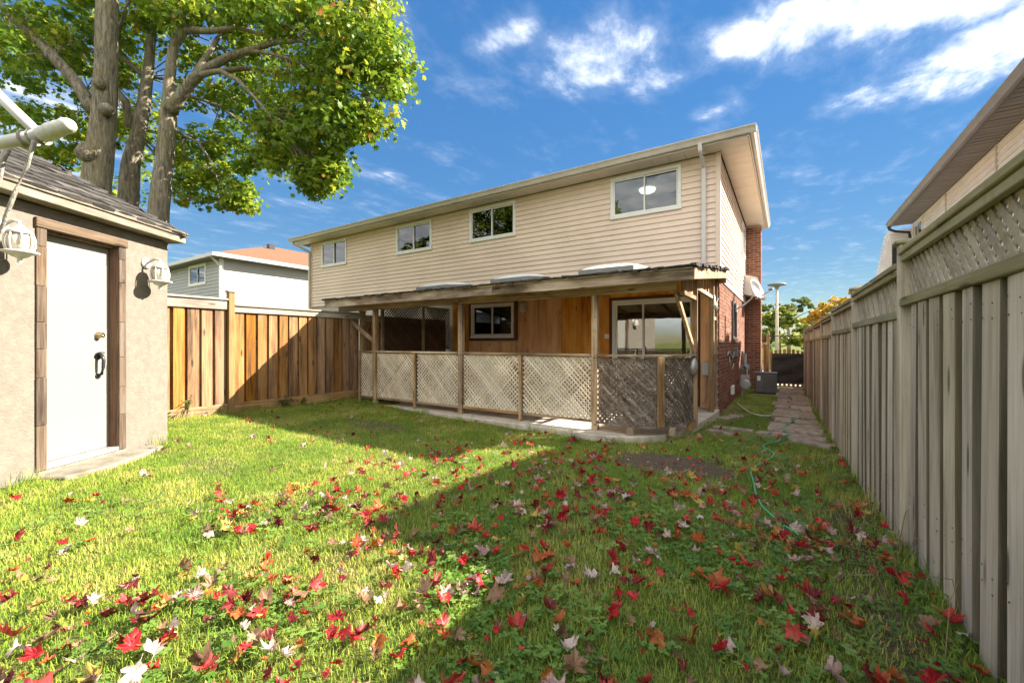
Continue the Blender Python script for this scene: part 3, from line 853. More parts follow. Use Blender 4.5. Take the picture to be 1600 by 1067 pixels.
def lattice(path_pts, z0, z1, wd=0.036, sp=0.074, th=0.007, seg=1, dirs=(-1, 1), jit=0.0):
    """list of slat builders; sp is the horizontal spacing"""
    f, L = along(path_pts); H = z1 - z0; out_ = []
    for di, dr_ in enumerate(dirs):
        off = th * (0.55 if di == 0 else -0.55)
        hw = wd / 2 * math.sqrt(2)
        s0 = -H + random.uniform(0, sp)
        while s0 < L:
            # slat line: s = s0 + t, z = z0 + t (or mirrored)
            ta, tb = max(0, -s0), min(H, L - s0)
            if tb - ta > 0.03 and not (jit and random.random() < 0.03):
                jj = random.uniform(-jit, jit)
                mb = MB(); base = []
                for k in range(seg + 1):
                    t_ = ta + (tb - ta) * k / seg
                    z = z0 + t_ if dr_ > 0 else z1 - t_
                    ring = []
                    for (ds, so_) in ((-hw, -1), (hw, -1), (hw, 1), (-hw, 1)):
                        p, nn = f(s0 + t_ + ds + jj)
                        q = p + nn * (off + so_ * th / 2); ring.append((q.x, q.y, z))
                    base.append(ring)
                vs_ = [v for r_ in base for v in r_]
                fs_ = [(0, 1, 2, 3), tuple(4 * seg + q for q in (3, 2, 1, 0))]
                for k in range(seg):
                    for q in range(4):
                        q2 = (q + 1) % 4; fs_.append((4 * k + q, 4 * (k + 1) + q, 4 * (k + 1) + q2, 4 * k + q2))
                mb.add(vs_, fs_); out_.append(mb)
            s0 += sp
    return out_


def join(mbs):
    r_ = MB()
    for m_ in mbs: r_.add(m_.v, m_.f)
    return r_


# ------------------------------------------------------------------ the covered porch
porch = thing('covered_porch', 'weathered wooden porch with shed roof, posts and lattice railing against the house', 'porch', (-4.6, 7.2, -0.08))
PY = 5.76
for (x, zt) in ((-7.15, 1.86), (-4.84, 1.86), (-2.32, 1.86)):
    mb = MB(); mb.box(x - 0.046, x + 0.046, PY - 0.046, PY + 0.046, -0.08, zt); mb.build('post', M['porch_z'], porch, bevel=0.006)
    mb = MB()
    for z in (0.0, 0.96, 1.55): mb.lathe([(0.009, 0), (0.009, 0.006)], (x + 0.01, PY - 0.045, z), 8, (0, -1, 0))
    mb.build('bolt', M['black'], porch)
mb = MB(); mb.box(-8.35, -4.86, PY - 0.045, PY + 0.045, 1.862, 1.985); mb.build('beam', M['porch_x'], porch, bevel=0.006)
mb = MB(); mb.box(-4.855, -1.19, PY - 0.045, PY + 0.045, 1.860, 1.985); mb.build('beam', M['porch_x'], porch, bevel=0.006)
mb = MB(); mb.box(-8.36, -3.9, 5.385, 5.42, 1.93, 2.075); mb.build('fascia_board', M['fascia_x'], porch, bevel=0.005)
mb = MB(); mb.box(-3.896, -0.92, 5.383, 5.418, 1.928, 2.08); mb.build('fascia_board', M['fascia_x'], porch, bevel=0.005)
RZ = lambda yy: 2.07 + 0.132 * (yy - 5.4)      # underside of the roof sheets
x = -8.2
while x < -1.1:
    mb = MB(); mb.beam((x, 5.42, RZ(5.42) - 0.05), (x, 8.86, RZ(8.86) - 0.05), 0.04, 0.09); mb.build('rafter', M['porch_y'], porch); x += 0.61
x = -8.36
while x < -0.95:
    x2 = min(x + 1.22, -0.94)
    mb = MB(); mb.add([(x, 5.36, RZ(5.36)), (x2 - .004, 5.36, RZ(5.36)), (x2 - .004, 8.868, RZ(8.868)), (x, 8.868, RZ(8.868)), (x, 5.36, RZ(5.36) + .016), (x2 - .004, 5.36, RZ(5.36) + .016), (x2 - .004, 8.868, RZ(8.868) + .016), (x, 8.868, RZ(8.868) + .016)],
                      [(0, 3, 2, 1), (4, 5, 6, 7), (0, 1, 5, 4), (1, 2, 6, 5), (2, 3, 7, 6), (3, 0, 4, 7)])
    mb.build('roof_panel', M['rawply'], porch); x = x2
mb = MB()
mb.add([(-8.37, 5.35, RZ(5.35) + .02), (-0.93, 5.35, RZ(5.35) + .02), (-0.93, 8.866, RZ(8.866) + .02), (-8.37, 8.866, RZ(8.866) + .02), (-8.37, 5.35, RZ(5.35) + .034), (-0.93, 5.35, RZ(5.35) + .034), (-0.93, 8.866, RZ(8.866) + .034), (-8.37, 8.866, RZ(8.866) + .034)],
       [(0, 3, 2, 1), (4, 5, 6, 7), (0, 1, 5, 4), (1, 2, 6, 5), (2, 3, 7, 6), (3, 0, 4, 7)])
mb.build('roofing_felt', M['tarpaper'], porch)
mb = MB(); x = -8.37
while x < -0.95:
    L_ = random.uniform(0.05, 0.2); dz = random.uniform(-0.025, 0.012)
    mb.obox((x + L_ / 2, 5.345 + random.uniform(-0.012, 0.012), RZ(5.35) + 0.036 + dz / 2), (L_ / 2, 0, random.uniform(-.006, .006)), (0, 0.03, 0.004), (0, 0, 0.008 + abs(dz) * 0.6))
    x += L_ * 0.85
for i in range(46):
    y_ = random.uniform(5.4, 8.8); mb.obox((-0.925 + random.uniform(-.015, .015), y_, RZ(y_) + 0.035), (0.03, 0, 0), (0, random.uniform(.04, .12), 0.0), (0, 0, random.uniform(0.006, 0.02)))
mb.build('torn_shingle', M['tarpaper'], porch, kind='stuff')
for (xa, xb, ya) in ((-6.85, -5.95, 6.6), (-4.75, -3.9, 6.5), (-2.9, -1.98, 6.45)):
    z = RZ(ya) + 0.03; yb = ya + 0.85
    mb = MB(); mb.add([(xa, ya, z), (xb, ya, z), (xb, yb, z + .10), (xa, yb, z + .10), (xa, ya, z + .14), (xb, ya, z + .14), (xb, yb, z + .24), (xa, yb, z + .24)],
                      [(0, 3, 2, 1), (4, 5, 6, 7), (0, 1, 5, 4), (1, 2, 6, 5), (2, 3, 7, 6), (3, 0, 4, 7)])
    sk = mb.build('skylight', M['curb'], porch, bevel=0.01)
    mb = MB(); nU, nV = 12, 10; vs_ = []; fs_ = []
    for j_ in range(nV + 1):
        for i_ in range(nU + 1):
            u_, v_ = i_ / nU, j_ / nV
            hgt = 0.06 * (max(0, (1 - (2 * u_ - 1) ** 4)) * max(0, (1 - (2 * v_ - 1) ** 4))) ** 0.6
            vs_.append((xa + .03 + (xb - xa - .06) * u_, ya + .03 + (yb - ya - .06) * v_, z + 0.141 + 0.10 * v_ + hgt))
    for j_ in range(nV):
        for i_ in range(nU):
            k_ = j_ * (nU + 1) + i_; fs_.append((k_, k_ + 1, k_ + nU + 2, k_ + nU + 1))
    mb.add(vs_, fs_); mb.build('dome', M['dome'], sk, smooth=True)
# braces
mb = MB(); mb.beam((-8.3, PY, 1.85), (-7.19, PY, 1.2), 0.04, 0.085); mb.build('brace', M['porch_n'], porch, bevel=0.004)
mb = MB(); mb.beam((-1.22, 5.83, 1.84), (-1.13, 6.62, 1.03), 0.085, 0.04, (1, 0, 0)); mb.build('brace', M['porch_n'], porch, bevel=0.004)
# right side frame of the porch
SX = -1.14
for (yy, wd, zt) in ((6.69, 0.045, RZ(6.69) - 0.1), (8.39, 0.085, RZ(8.39) - 0.1), (8.80, 0.045, RZ(8.8) - 0.1)):
    mb = MB(); mb.box(SX - 0.04, SX + 0.04, yy - wd / 2, yy + wd / 2, -0.08, zt); mb.build('post', M['porch_z'], porch, bevel=0.004)
mb = MB(); mb.beam((SX, 5.81, RZ(5.81) - 0.055), (SX, 8.86, RZ(8.86) - 0.055), 0.06, 0.09); mb.build('rafter', M['porch_y'], porch, bevel=0.004)
mb = MB(); mb.box(SX - 0.03, SX + 0.03, 5.81, 6.66, 1.80, 1.86); mb.build('side_rail', M['porch_y'], porch, bevel=0.003)
mb = MB(); mb.box(SX - 0.028, SX + 0.028, 6.72, 8.34, 1.97, 2.03); mb.build('side_rail', M['porch_y'], porch, bevel=0.003)
mb = MB(); mb.box(SX - 0.028, SX + 0.028, 8.44, 8.77, 1.60, 1.66); mb.build('side_rail', M['porch_y'], porch, bevel=0.003)
mb = MB(); mb.box(SX - 0.028, SX + 0.028, 8.44, 8.77, 0.96, 1.02); mb.build('side_rail', M['porch_y'], porch, bevel=0.003)
mb = MB(); mb.box(SX - 0.028, SX + 0.028, 8.44, 8.77, 0.0, 0.06); mb.build('side_rail', M['porch_y'], porch, bevel=0.003)
mb = MB(); mb.box(SX - 0.012, SX + 0.008, 8.44, 8.77, 0.07, 0.95); mb.build('side_board', M['lat_dark'], porch)
yy = 5.86
while yy < 6.6:
    mb = MB(); mb.box(SX - 0.02, SX - 0.005, yy, yy + 0.12, 1.865, RZ(yy) - 0.105); mb.build('fill_board', M['porch_z'], porch); yy += 0.15
yy = 6.8
while yy < 8.3:
    mb = MB(); mb.box(SX - 0.02, SX - 0.005, yy, yy + 0.12, 2.034, RZ(yy) - 0.105); mb.build('fill_board', M['porch_z'], porch); yy += 0.3
mb = MB(); mb.box(-1.20, -0.95, 8.82, 8.862, 2.3, RZ(8.8) - 0.004); mb.build('end_board', M['porch_x'], porch)
mb = MB(); mb.add([(-0.965, 5.42, RZ(5.42) - .13), (-0.945, 5.42, RZ(5.42) - .13), (-0.945, 8.86, RZ(8.86) - .13), (-0.965, 8.86, RZ(8.86) - .13), (-0.965, 5.42, RZ(5.42) - .003), (-0.945, 5.42, RZ(5.42) - .003), (-0.945, 8.86, RZ(8.86) - .003), (-0.965, 8.86, RZ(8.86) - .003)],
                  [(0, 3, 2, 1), (4, 5, 6, 7), (0, 1, 5, 4), (1, 2, 6, 5), (2, 3, 7, 6), (3, 0, 4, 7)])
mb.build('fascia_board', M['porch_y'], porch)
# railing
CURVE = [(-2.27, 5.70), (-1.9, 5.64), (-1.62, 5.68), (-1.45, 5.78), (-1.30, 5.97), (-1.20, 6.25), (-1.145, 6.62)]


def ribbon(pts, w_, z0, z1):
    """flat rail following a path in plan"""
    f, L = along(pts); mb_ = MB(); nseg = max(1, len(pts) * 3); vs_ = []; fs_ = []
    for k_ in range(nseg + 1):
        p, nn = f(L * k_ / nseg)
        for (o_, z) in ((-w_ / 2, z0), (w_ / 2, z0), (w_ / 2, z1), (-w_ / 2, z1)): q = p + nn * o_; vs_.append((q.x, q.y, z))
    for k_ in range(nseg):
        for q in range(4): fs_.append((4 * k_ + q, 4 * (k_ + 1) + q, 4 * (k_ + 1) + (q + 1) % 4, 4 * k_ + (q + 1) % 4))
    fs_ += [(0, 1, 2, 3), tuple(4 * nseg + q for q in (3, 2, 1, 0))]
    return mb_.add(vs_, fs_)


bays = [(-7.62, -7.20), (-7.10, -5.99), (-5.95, -4.89), (-4.79, -3.60), (-3.56, -2.37)]
for i, (a, b_) in enumerate(bays):
    o = join(lattice([(a, PY), (b_, PY)], 0.05, 0.965, seg=1, jit=0.006)).build('lattice_panel', M['lat_pale'], porch, kind='stuff', fixn=False)
    mb = MB(); mb.box(a, b_, PY - 0.02, PY + 0.02, 0.02, 0.06); mb.build('bottom_rail', M['porch_x'], porch)
    mb = MB(); mb.box(a, b_, PY - 0.018, PY - 0.0165 + 0.0, 0.9, 0.975)
for (a, b_) in ((-7.64, -7.2), (-7.1, -4.89), (-4.79, -2.37)):
    mb = MB(); mb.box(a, b_, PY - 0.05, PY + 0.045, 0.98, 1.012); mb.build('top_rail', M['fascia_x'], porch, bevel=0.004)
for x in (-7.62, -5.97, -3.58):
    mb = MB(); mb.box(x - 0.022, x + 0.022, PY - 0.06, PY - 0.022, -0.08, 0.978); mb.build('baluster', M['porch_z'], porch, bevel=0.003)
ribbon(CURVE, 0.09, 0.985, 1.012).build('top_rail', M['fascia_x'], porch)
ribbon(CURVE, 0.05, 0.03, 0.055).build('bottom_rail', M['lat_dark'], porch)
f_, LC = along(CURVE)
p1, _ = f_(LC * 0.5)
for (fa, fb) in ((0.0, 0.5), (0.5, 1.0)):
    pts = [f_(LC * (fa + (fb - fa) * k_ / 8))[0] for k_ in range(9)]
    o = join(lattice([(p.x, p.y) for p in pts], 0.055, 0.96, seg=7, jit=0.008)).build('lattice_panel', M['lat_dark'], porch, kind='stuff', fixn=False)
    o['label'] = 'dark weathered curved lattice panel'
pm, nm = f_(LC * 0.5)
mb = MB(); c_ = pm + nm * 0.035; d_ = Vector((-nm.y, nm.x, 0)); mb.obox((c_.x, c_.y, 0.51), d_ * 0.05, nm * 0.018, (0, 0, 0.47)); mb.build('baluster', M['porch_z'], porch, bevel=0.004)
for fr in (0.28, 0.62, 0.92):
    p, nn = f_(LC * fr); mb = MB(); mb.lathe([(0.05, -0.08), (0.05, 0.028)], (p.x, p.y, 0), 12) if fr != 0.92 else mb.obox((p.x, p.y, -0.026), (0.04, 0, 0), (0, 0.04, 0), (0, 0, 0.054))
    mb.build('rail_block', M['porch_z'], porch)
# lattice screen on the party line, above and in front of the left fence
for (a, b_) in ((6.56, 7.76), (7.84, 8.84)):
    join(lattice([(-7.84, a), (-7.84, b_)], 1.0, 2.12, wd=0.04, sp=0.085, seg=1)).build('lattice_screen', M['lat_brown'], porch, kind='stuff', fixn=False)
for yy in (6.5, 7.8):
    mb = MB(); mb.box(-7.86, -7.80, yy - 0.035, yy + 0.035, -0.08, RZ(yy) - 0.1); mb.build('post', M['porch_z'], porch, bevel=0.004)

# ------------------------------------------------------------------ left boundary fence
lf = thing('board_fence', 'orange-brown board fence with grey top rail left of the lawn', 'fence', (-8.0, 3.4, -0.03))
vs4 = [shape(MB().box(-0.011, 0.011, -0.079, 0.079, 0, 1.60), 'board', M['stain_z'], 0.004) for _ in range(1)]
for (a, b_, zr0, zr1) in ((0.45, 3.33, 1.735, 1.925), (3.43, 6.0, 1.70, 1.84), (6.1, 8.75, 1.66, 1.80)):
    y_ = a + 0.09; i = 0
    while y_ < b_ - 0.05:
        z0 = 0.13 + random.uniform(-.01, .01)
        piece('board', vs4[0], lf, (-7.968, y_, z0), (0, random.uniform(-.004, .004), random.uniform(-.03, .03)), (1, random.uniform(0.94, 1.03), (zr0 + 0.02 - z0) / 1.60))
        piece('board', vs4[0], lf, (-8.012, y_ + 0.095, z0), (0, 0, random.uniform(-.03, .03)), (1, 0.9, (zr0 + 0.02 - z0) / 1.60))
        y_ += 0.192
    mb = MB(); mb.box(-7.955, -7.925, a, b_, zr0, zr1 - 0.035); mb.build('top_rail', M['rail_grey_y'], lf, bevel=0.004)
    mb = MB(); mb.box(-8.05, -7.90, a, b_, zr1 - 0.034, zr1); mb.build('cap_rail', M['rail_grey_y'], lf, bevel=0.004)
    mb = MB(); mb.box(-7.957, -7.93, a, b_, -0.03, 0.14); mb.build('bottom_rail', M['porch_y'], lf, bevel=0.004)
    mb = MB(); mb.box(-8.03, -7.99, a, b_, 0.9, 0.98)
for yy, zt in ((0.4, 2.08), (3.38, 2.03), (6.05, 1.86)):
    mb = MB(); mb.box(-8.0, -7.90, yy - 0.047, yy + 0.047, -0.3, zt); po = mb.build('post', M['stain_post'], lf, bevel=0.005)
    mb = MB(); mb.box(-8.015, -7.885, yy - 0.062, yy + 0.062, zt + 0.001, zt + 0.03); mb.build('post_cap', M['rail_grey_y'], po, bevel=0.006)

# ------------------------------------------------------------------ right boundary fence
rf = thing('lattice_top_fence', 'long grey board fence with lattice panels on top right of the lawn', 'fence', (0.6, 7, -0.1))
FX = lambda yy: 0.645 - 0.0105 * (yy - 1)
posts = [-0.6, 1.45, 3.46, 5.45, 7.45, 9.45, 11.5, 13.6, 15.75]
caps = [1.80, 1.735, 1.665, 1.63, 1.59, 1.575, 1.56, 1.55]
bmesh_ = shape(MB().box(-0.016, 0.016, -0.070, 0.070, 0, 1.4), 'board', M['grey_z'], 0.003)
bmesh_.materials.append(M['shade_edge'])          # sawn edges coloured dark as shade between boards, the faces are weathered silver
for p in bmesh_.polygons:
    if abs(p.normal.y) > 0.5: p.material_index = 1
nslat = 0
for i in range(len(posts) - 1):
    a, b_ = posts[i] + 0.05, posts[i + 1] - 0.05; zc_ = caps[i]; zl = zc_ - 0.30
    xm = FX((a + b_) / 2)
    mb = MB(); mb.add([(FX(a) - .06, a, zc_ - .035), (FX(a) + .06, a, zc_ - .035), (FX(b_) + .06, b_, zc_ - .035), (FX(b_) - .06, b_, zc_ - .035), (FX(a) - .06, a, zc_), (FX(a) + .06, a, zc_), (FX(b_) + .06, b_, zc_), (FX(b_) - .06, b_, zc_)],
                      [(0, 3, 2, 1), (4, 5, 6, 7), (0, 1, 5, 4), (1, 2, 6, 5), (2, 3, 7, 6), (3, 0, 4, 7)])
    mb.build('cap_rail', M['grey_y'], rf, bevel=0.004)
    mb = MB(); mb.beam((FX(a) - 0.03, a, zc_ - 0.056), (FX(b_) - 0.03, b_, zc_ - 0.056), 0.03, 0.04); mb.build('upper_rail', M['grey_y'], rf, bevel=0.003)
    mb = MB(); mb.beam((FX(a) - 0.012, a, zl - 0.02), (FX(b_) - 0.012, b_, zl - 0.02), 0.075, 0.05); mb.build('middle_rail', M['grey_y'], rf, bevel=0.004)
    mb = MB(); mb.beam((FX(a) + 0.016, a, 0.32 + ground_z(0.6, a)), (FX(b_) + 0.016, b_, 0.32 + ground_z(0.6, b_)), 0.030, 0.085); mb.build('lower_rail', M['grey_y'], rf)
    sl = lattice([(FX(a), a), (FX(b_), b_)], zl + 0.006, zc_ - 0.037, wd=0.031, sp=0.080, jit=0.004)
    if 1 <= i <= 2:
        for s_ in sl: s_.build('lattice_slat', M['grey_n'], rf, fixn=False)
    else:
        join(sl).build('lattice_slat', M['grey_ni'], rf, kind='stuff', fixn=False)
    y_ = a + 0.06; nb = MB()
    while y_ < b_ - 0.03:
        gz = ground_z(0.6, y_) + random.uniform(-0.02, 0.03)
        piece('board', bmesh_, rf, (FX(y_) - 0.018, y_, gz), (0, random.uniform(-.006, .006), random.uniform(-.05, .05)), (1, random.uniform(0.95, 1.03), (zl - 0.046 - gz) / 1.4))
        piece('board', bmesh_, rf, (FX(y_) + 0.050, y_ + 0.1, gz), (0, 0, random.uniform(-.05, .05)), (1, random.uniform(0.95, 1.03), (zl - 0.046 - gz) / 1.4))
        for zn in (zl - 0.12, zl - 0.17, 0.30 + gz, 0.36 + gz):
            for yo in (-0.045, 0.045): nb.lathe([(0.0045, 0), (0.003, 0.0015)], (FX(y_) - 0.0345, y_ + yo + random.uniform(-.008, .008), zn + random.uniform(-.012, .012)), 6, (-1, 0, 0))
        y_ += 0.2045
    if i < 4: nb.build('nail_head', M['galv_dark'], rf, kind='stuff')
for i, yy in enumerate(posts):
    zt = max(caps[max(0, i - 1)], caps[min(i, len(caps) - 1)]) + 0.035
    x_ = FX(yy); mb = MB(); mb.box(x_ - 0.045, x_ + 0.045, yy - 0.045, yy + 0.045, -0.5, zt); po = mb.build('post', M['grey_z'], rf, bevel=0.005)
    mb = MB(); mb.box(x_ - 0.065, x_ + 0.065, yy - 0.065, yy + 0.065, zt + 0.001, zt + 0.025); mb.build('post_cap', M['grey_y'], po, bevel=0.006)

# ------------------------------------------------------------------ side gate
gt = thing('side_gate', 'black sheeted wooden gate closing the path between house and fence', 'gate', (0, 16, -0.28))
for x in (-0.50, 0.53):
    mb = MB(); mb.box(x - 0.045, x + 0.045, 15.96, 16.05, -0.5, 1.42); po = mb.build('post', M['porch_z'], gt, bevel=0.005)
    mb = MB(); mb.lathe([(0.05, 1.421), (0.05, 1.45), (0.03, 1.47), (0.045, 1.51), (0.0, 1.56)], (x, 16.0, 0), 10); mb.build('finial', M['porch_z'], po)
mb = MB(); mb.tube([(-0.46, 16, 1.40), (0.49, 16, 1.40)], 0.014, 8); mb.build('cross_bar', M['black'], gt)
for k_ in range(8):
    x = -0.41 + k_ * 0.118; t_ = abs(x - 0.02) / 0.45
    mb = MB(); mb.box(x - 0.038, x + 0.038, 16.0, 16.02, -0.22, 0.98 - 0.08 * t_ * t_); mb.build('picket', M['yellowmark'] if False else M['stain_post'], gt)
mb = MB(); mb.box(-0.45, 0.47, 16.021, 16.06, 0.76, 0.84); mb.build('gate_rail', M['porch_x'], gt)
mb = MB(); mb.box(-0.45, 0.47, 16.021, 16.06, -0.14, -0.06); mb.build('gate_rail', M['porch_x'], gt)
mb = MB(); vs_ = []; fs_ = []; nu, nv = 24, 20
for side in (0, 1):
    for j_ in range(nv + 1):
        for i_ in range(nu + 1):
            x = -0.39 + 0.86 * i_ / nu; z = -0.09 + 0.93 * j_ / nv
            vs_.append((x, 15.975 + 0.012 * side - 0.022 * (mnoise.noise((x * 2.5, z * 5, 1.7)) + 0.5 * mnoise.noise((x * 6, z * 9, 4.0))), z))
nn_ = (nu + 1) * (nv + 1)
for side in (0, 1):
    for j_ in range(nv):
        for i_ in range(nu):
            k_ = side * nn_ + j_ * (nu + 1) + i_; fs_.append((k_, k_ + 1, k_ + nu + 2, k_ + nu + 1) if side == 0 else (k_ + nu + 1, k_ + nu + 2, k_ + 1, k_))
mb.add(vs_, fs_); mb.build('black_sheet', M['tarp'], gt, smooth=True, fixn=False)
sp_ = thing('fence_panel', 'short wooden fence panel between brick chimney and gate post', 'fence panel', (-0.8, 16.0, -0.28))
x = -1.2
while x < -0.58:
    mb = MB(); mb.box(x, x + 0.12, 16.0, 16.02, -0.3, 1.12); mb.build('board', M['stain_z'], sp_); x += 0.14
mb = MB(); mb.box(-1.2, -0.56, 15.97, 15.999, 1.12, 1.2); mb.build('rail', M['porch_x'], sp_)
join(lattice([(-1.2, 16.0), (-0.56, 16.0)], 1.2, 1.4, sp=0.09)).build('lattice_panel', M['lat_brown'], sp_, kind='stuff', fixn=False)


# ------------------------------------------------------------------ garden shed (local frame: x out of the door wall, y along it)
SD0 = Vector((-5.1 * COSA - 3.6 * SINA, -5.1 * SINA + 3.6 * COSA, 0.0))
shed = thing('garden_shed', 'small beige stucco garden shed with white door and grey hip roof', 'shed', SD0, rot=YAW)
U = lambda xc: xc + 5.1      # sideways -> local x
V = lambda d: d - 3.6        # ahead -> local y
WX, BX, D0, D1 = U(-4.1), U(-6.15), V(2.24), V(5.0)
DA, DB, DT = V(3.68), V(4.385), 2.17
mb = MB()
mb.box(WX - 0.14, WX, D0, DA, -0.2, 2.36); mb.box(WX - 0.14, WX, DB, D1, -0.2, 2.36); mb.box(WX - 0.14, WX, DA, DB, DT, 2.36); mb.box(WX - 0.14, WX - 0.002, DA, DB, -0.2, 0.055)
mb.box(BX, WX - 0.14, D1 - 0.14, D1, -0.2, 2.36); mb.box(BX, WX - 0.14, D0, D0 + 0.14, -0.2, 2.36); mb.box(BX, BX + 0.14, D0 + 0.14, D1 - 0.14, -0.2, 2.36)
mb.build('wall', M['stucco'], shed)
mb = MB(); mb.box(WX - 0.135, WX - 0.095, DA + 0.012, DB - 0.012, 0.10, DT - 0.02); dr = mb.build('door', M['door'], shed, bevel=0.004)
mb = MB(); mb.box(WX - 0.136, WX - 0.05, DA + 0.001, DA + 0.011, 0.09, DT); mb.box(WX - 0.136, WX + 0.004, DB - 0.011, DB - 0.001, 0.09, DT); mb.box(WX - 0.136, WX - 0.02, DA, DB, DT - 0.018, DT - 0.001); mb.build('door_jamb', M['jamb'], shed)
mb = MB(); mb.box(WX - 0.14, WX + 0.012, DA - 0.01, DB + 0.01, 0.056, 0.098); mb.build('sill', M['galv'], shed, bevel=0.006)
mb = MB(); mb.box(WX - 0.0, WX + 0.02, DA - 0.06, DB + 0.06, -0.1, 0.054); mb.build('threshold_board', M['step'], shed, bevel=0.005)
kd = V(4.255); kx = WX - 0.094
mb = MB(); mb.lathe([(0.034, 0), (0.034, 0.012), (0.022, 0.02), (0.018, 0.035), (0.026, 0.05), (0.0, 0.058)], (kx, kd, 1.25), 14, (1, 0, 0)); mb.build('deadbolt', M['brass'], dr, smooth=True)
mb = MB(); mb.lathe([(0.036, 0), (0.036, 0.01), (0.02, 0.016), (0.0, 0.018)], (kx, kd, 1.04), 14, (1, 0, 0)); mb.tube([(kx, kd, 1.05), (kx + 0.04, kd, 1.05), (kx + 0.06, kd, 1.0), (kx + 0.055, kd, 0.92), (kx + 0.04, kd, 0.86), (kx, kd, 0.84)], [0.017, 0.017, 0.016, 0.014, 0.014, 0.016], 8)
mb.lathe([(0.03, 0), (0.024, 0.008), (0.0, 0.012)], (kx, kd, 0.835), 12, (1, 0, 0)); mb.obox((kx + 0.05, kd - 0.012, 1.075), (0.022, 0, 0), (0, 0.012, 0), (0, 0, 0.006)); mb.build('handle', M['black'], dr, smooth=True)
# door casing in short weathered lengths
for (y0, y1) in ((DA - 0.07, DA + 0.012), (DB - 0.012, DB + 0.065)):
    z = 0.06
    while z < DT - 0.02:
        h_ = min(random.uniform(0.22, 0.42), DT - z)
        if DT - z - h_ < 0.08: h_ = DT - z
        mb = MB(); mb.box(WX + 0.001, WX + 0.018 + random.uniform(-.002, .002), y0 + random.uniform(-.003, .002), y1, z + 0.001, z + h_ - 0.001); mb.build('casing_board', M['barn'], shed, bevel=0.004)
        z += h_
mb = MB(); mb.box(WX + 0.001, WX + 0.03, DA - 0.08, DB + 0.075, DT + 0.002, DT + 0.085); mb.build('casing_board', M['barn_y'], shed, bevel=0.004)
# eaves
OV = 0.15; ex, ey0, ey1, bx = WX + OV, D0 - 0.13, D1 + 0.09, BX - OV
ZE = 2.37
mb = MB(); mb.box(ex - 0.025, ex, ey0, ey1, ZE, ZE + 0.10); mb.build('fascia_board', M['peel'], shed, bevel=0.004)
mb = MB(); mb.box(bx, ex - 0.026, ey1 - 0.025, ey1, ZE, ZE + 0.10); mb.build('fascia_board', M['peel'], shed, bevel=0.004)
mb = MB(); mb.box(bx, ex - 0.026, ey0, ey0 + 0.025, ZE, ZE + 0.10); mb.box(bx, bx + 0.025, ey0 + 0.026, ey1 - 0.026, ZE, ZE + 0.10); mb.build('fascia_board', M['peel'], shed)
mb = MB(); mb.box(bx + 0.02, ex - 0.02, ey0 + 0.02, ey1 - 0.02, ZE + 0.004, ZE + 0.02); mb.build('soffit_board', M['peel'], shed)
mb = MB(); mb.box(ex + 0.002, ex + 0.018, ey0 - 0.015, ey1 + 0.018, ZE + 0.075, ZE + 0.125); mb.build('drip_board', M['peel'], shed, bevel=0.004)
RUN = (ex - bx) / 2; PIT = 0.66; ZB = ZE + 0.10; zr = ZB + RUN * PIT; xr = (ex + bx) / 2
A_, B_, C_, D_ = (ex, ey0, ZB), (ex, ey1, ZB), (bx, ey1, ZB), (bx, ey0, ZB); R0, R1 = (xr, ey0 + RUN, zr), (xr, ey1 - RUN, zr)
mb = MB(); mb.add([A_, B_, C_, D_, R0, R1], [(0, 1, 5, 4), (1, 2, 5), (2, 3, 4, 5), (3, 0, 4), (3, 2, 1, 0)]); mb.build('roof_deck', M['tarpaper'], shed)


def shingle_face(a, b_, c_, d_, each):
    """courses of thick shingles on the plane a-b (eave) to d-c (ridge)"""
    a, b_, c_, d_ = map(Vector, (a, b_, c_, d_)); up = ((d_ + c_) / 2 - (a + b_) / 2)
    e = (b_ - a).normalized(); nrm = e.cross(up).normalized()
    if nrm.z < 0: nrm = -nrm
    slope = up - e * up.dot(e); L = slope.length; slope.normalize(); ex_ = 0.13
    rows = int(L / ex_); jm = MB()
    for r_ in range(rows + 1):
        t0 = (r_ * ex_) / L
        if t0 >= 0.97: break
        pa, pb = a.lerp(d_, t0), b_.lerp(c_, t0); W = (pb - pa).length; x = -random.uniform(0, 0.2)
        tm = min(1, t0 + 0.16 / L); qa, qb = a.lerp(d_, tm), b_.lerp(c_, tm)
        while x < W:
            wd_ = random.uniform(0.18, 0.32); x0, x1 = max(x, 0), min(x + wd_, W)
            if x1 - x0 > 0.03:
                p0, p1 = pa + e * x0, pa + e * x1; q0 = p0 + slope * 0.17; q1 = p1 + slope * 0.17
                # stay inside the hips
                la, lb = (qa - pa).dot(e), (qb - pa).dot(e)
                if x0 < la: q0 = pa + e * min(la, x1 - 0.01) + slope * 0.16
                if x1 > lb: q1 = pa + e * max(lb, x0 + 0.01) + slope * 0.16
                th = random.uniform(0.024, 0.04); dr_ = -slope * (0.02 + random.uniform(-.012, .012))
                mb_ = jm if not each else MB()
                k0 = nrm * 0.004
                lift = nrm * th; cur = nrm * random.uniform(0, 0.01)
                pm_ = (p0 + p1) / 2
                mb_.add([p0 + dr_ + k0, p1 + dr_ + k0, q1 + k0, q0 + k0, p0 + dr_ + lift * 0.8, p1 + dr_ + lift * 0.8, q1 + nrm * 0.012, q0 + nrm * 0.012, pm_ + dr_ * 1.3 + lift + cur, pm_ + dr_ * 1.3 + k0],
                        [(4, 8, 6, 7), (8, 5, 6), (0, 9, 8, 4), (9, 1, 5, 8), (1, 2, 6, 5), (3, 0, 4, 7), (2, 3, 7, 6)])
                if each: mb_.build('shingle', M['shingle'], shed)
            x += wd_ + 0.008
    if not each: jm.build('shingle', M['shingle_i'], shed, kind='stuff')


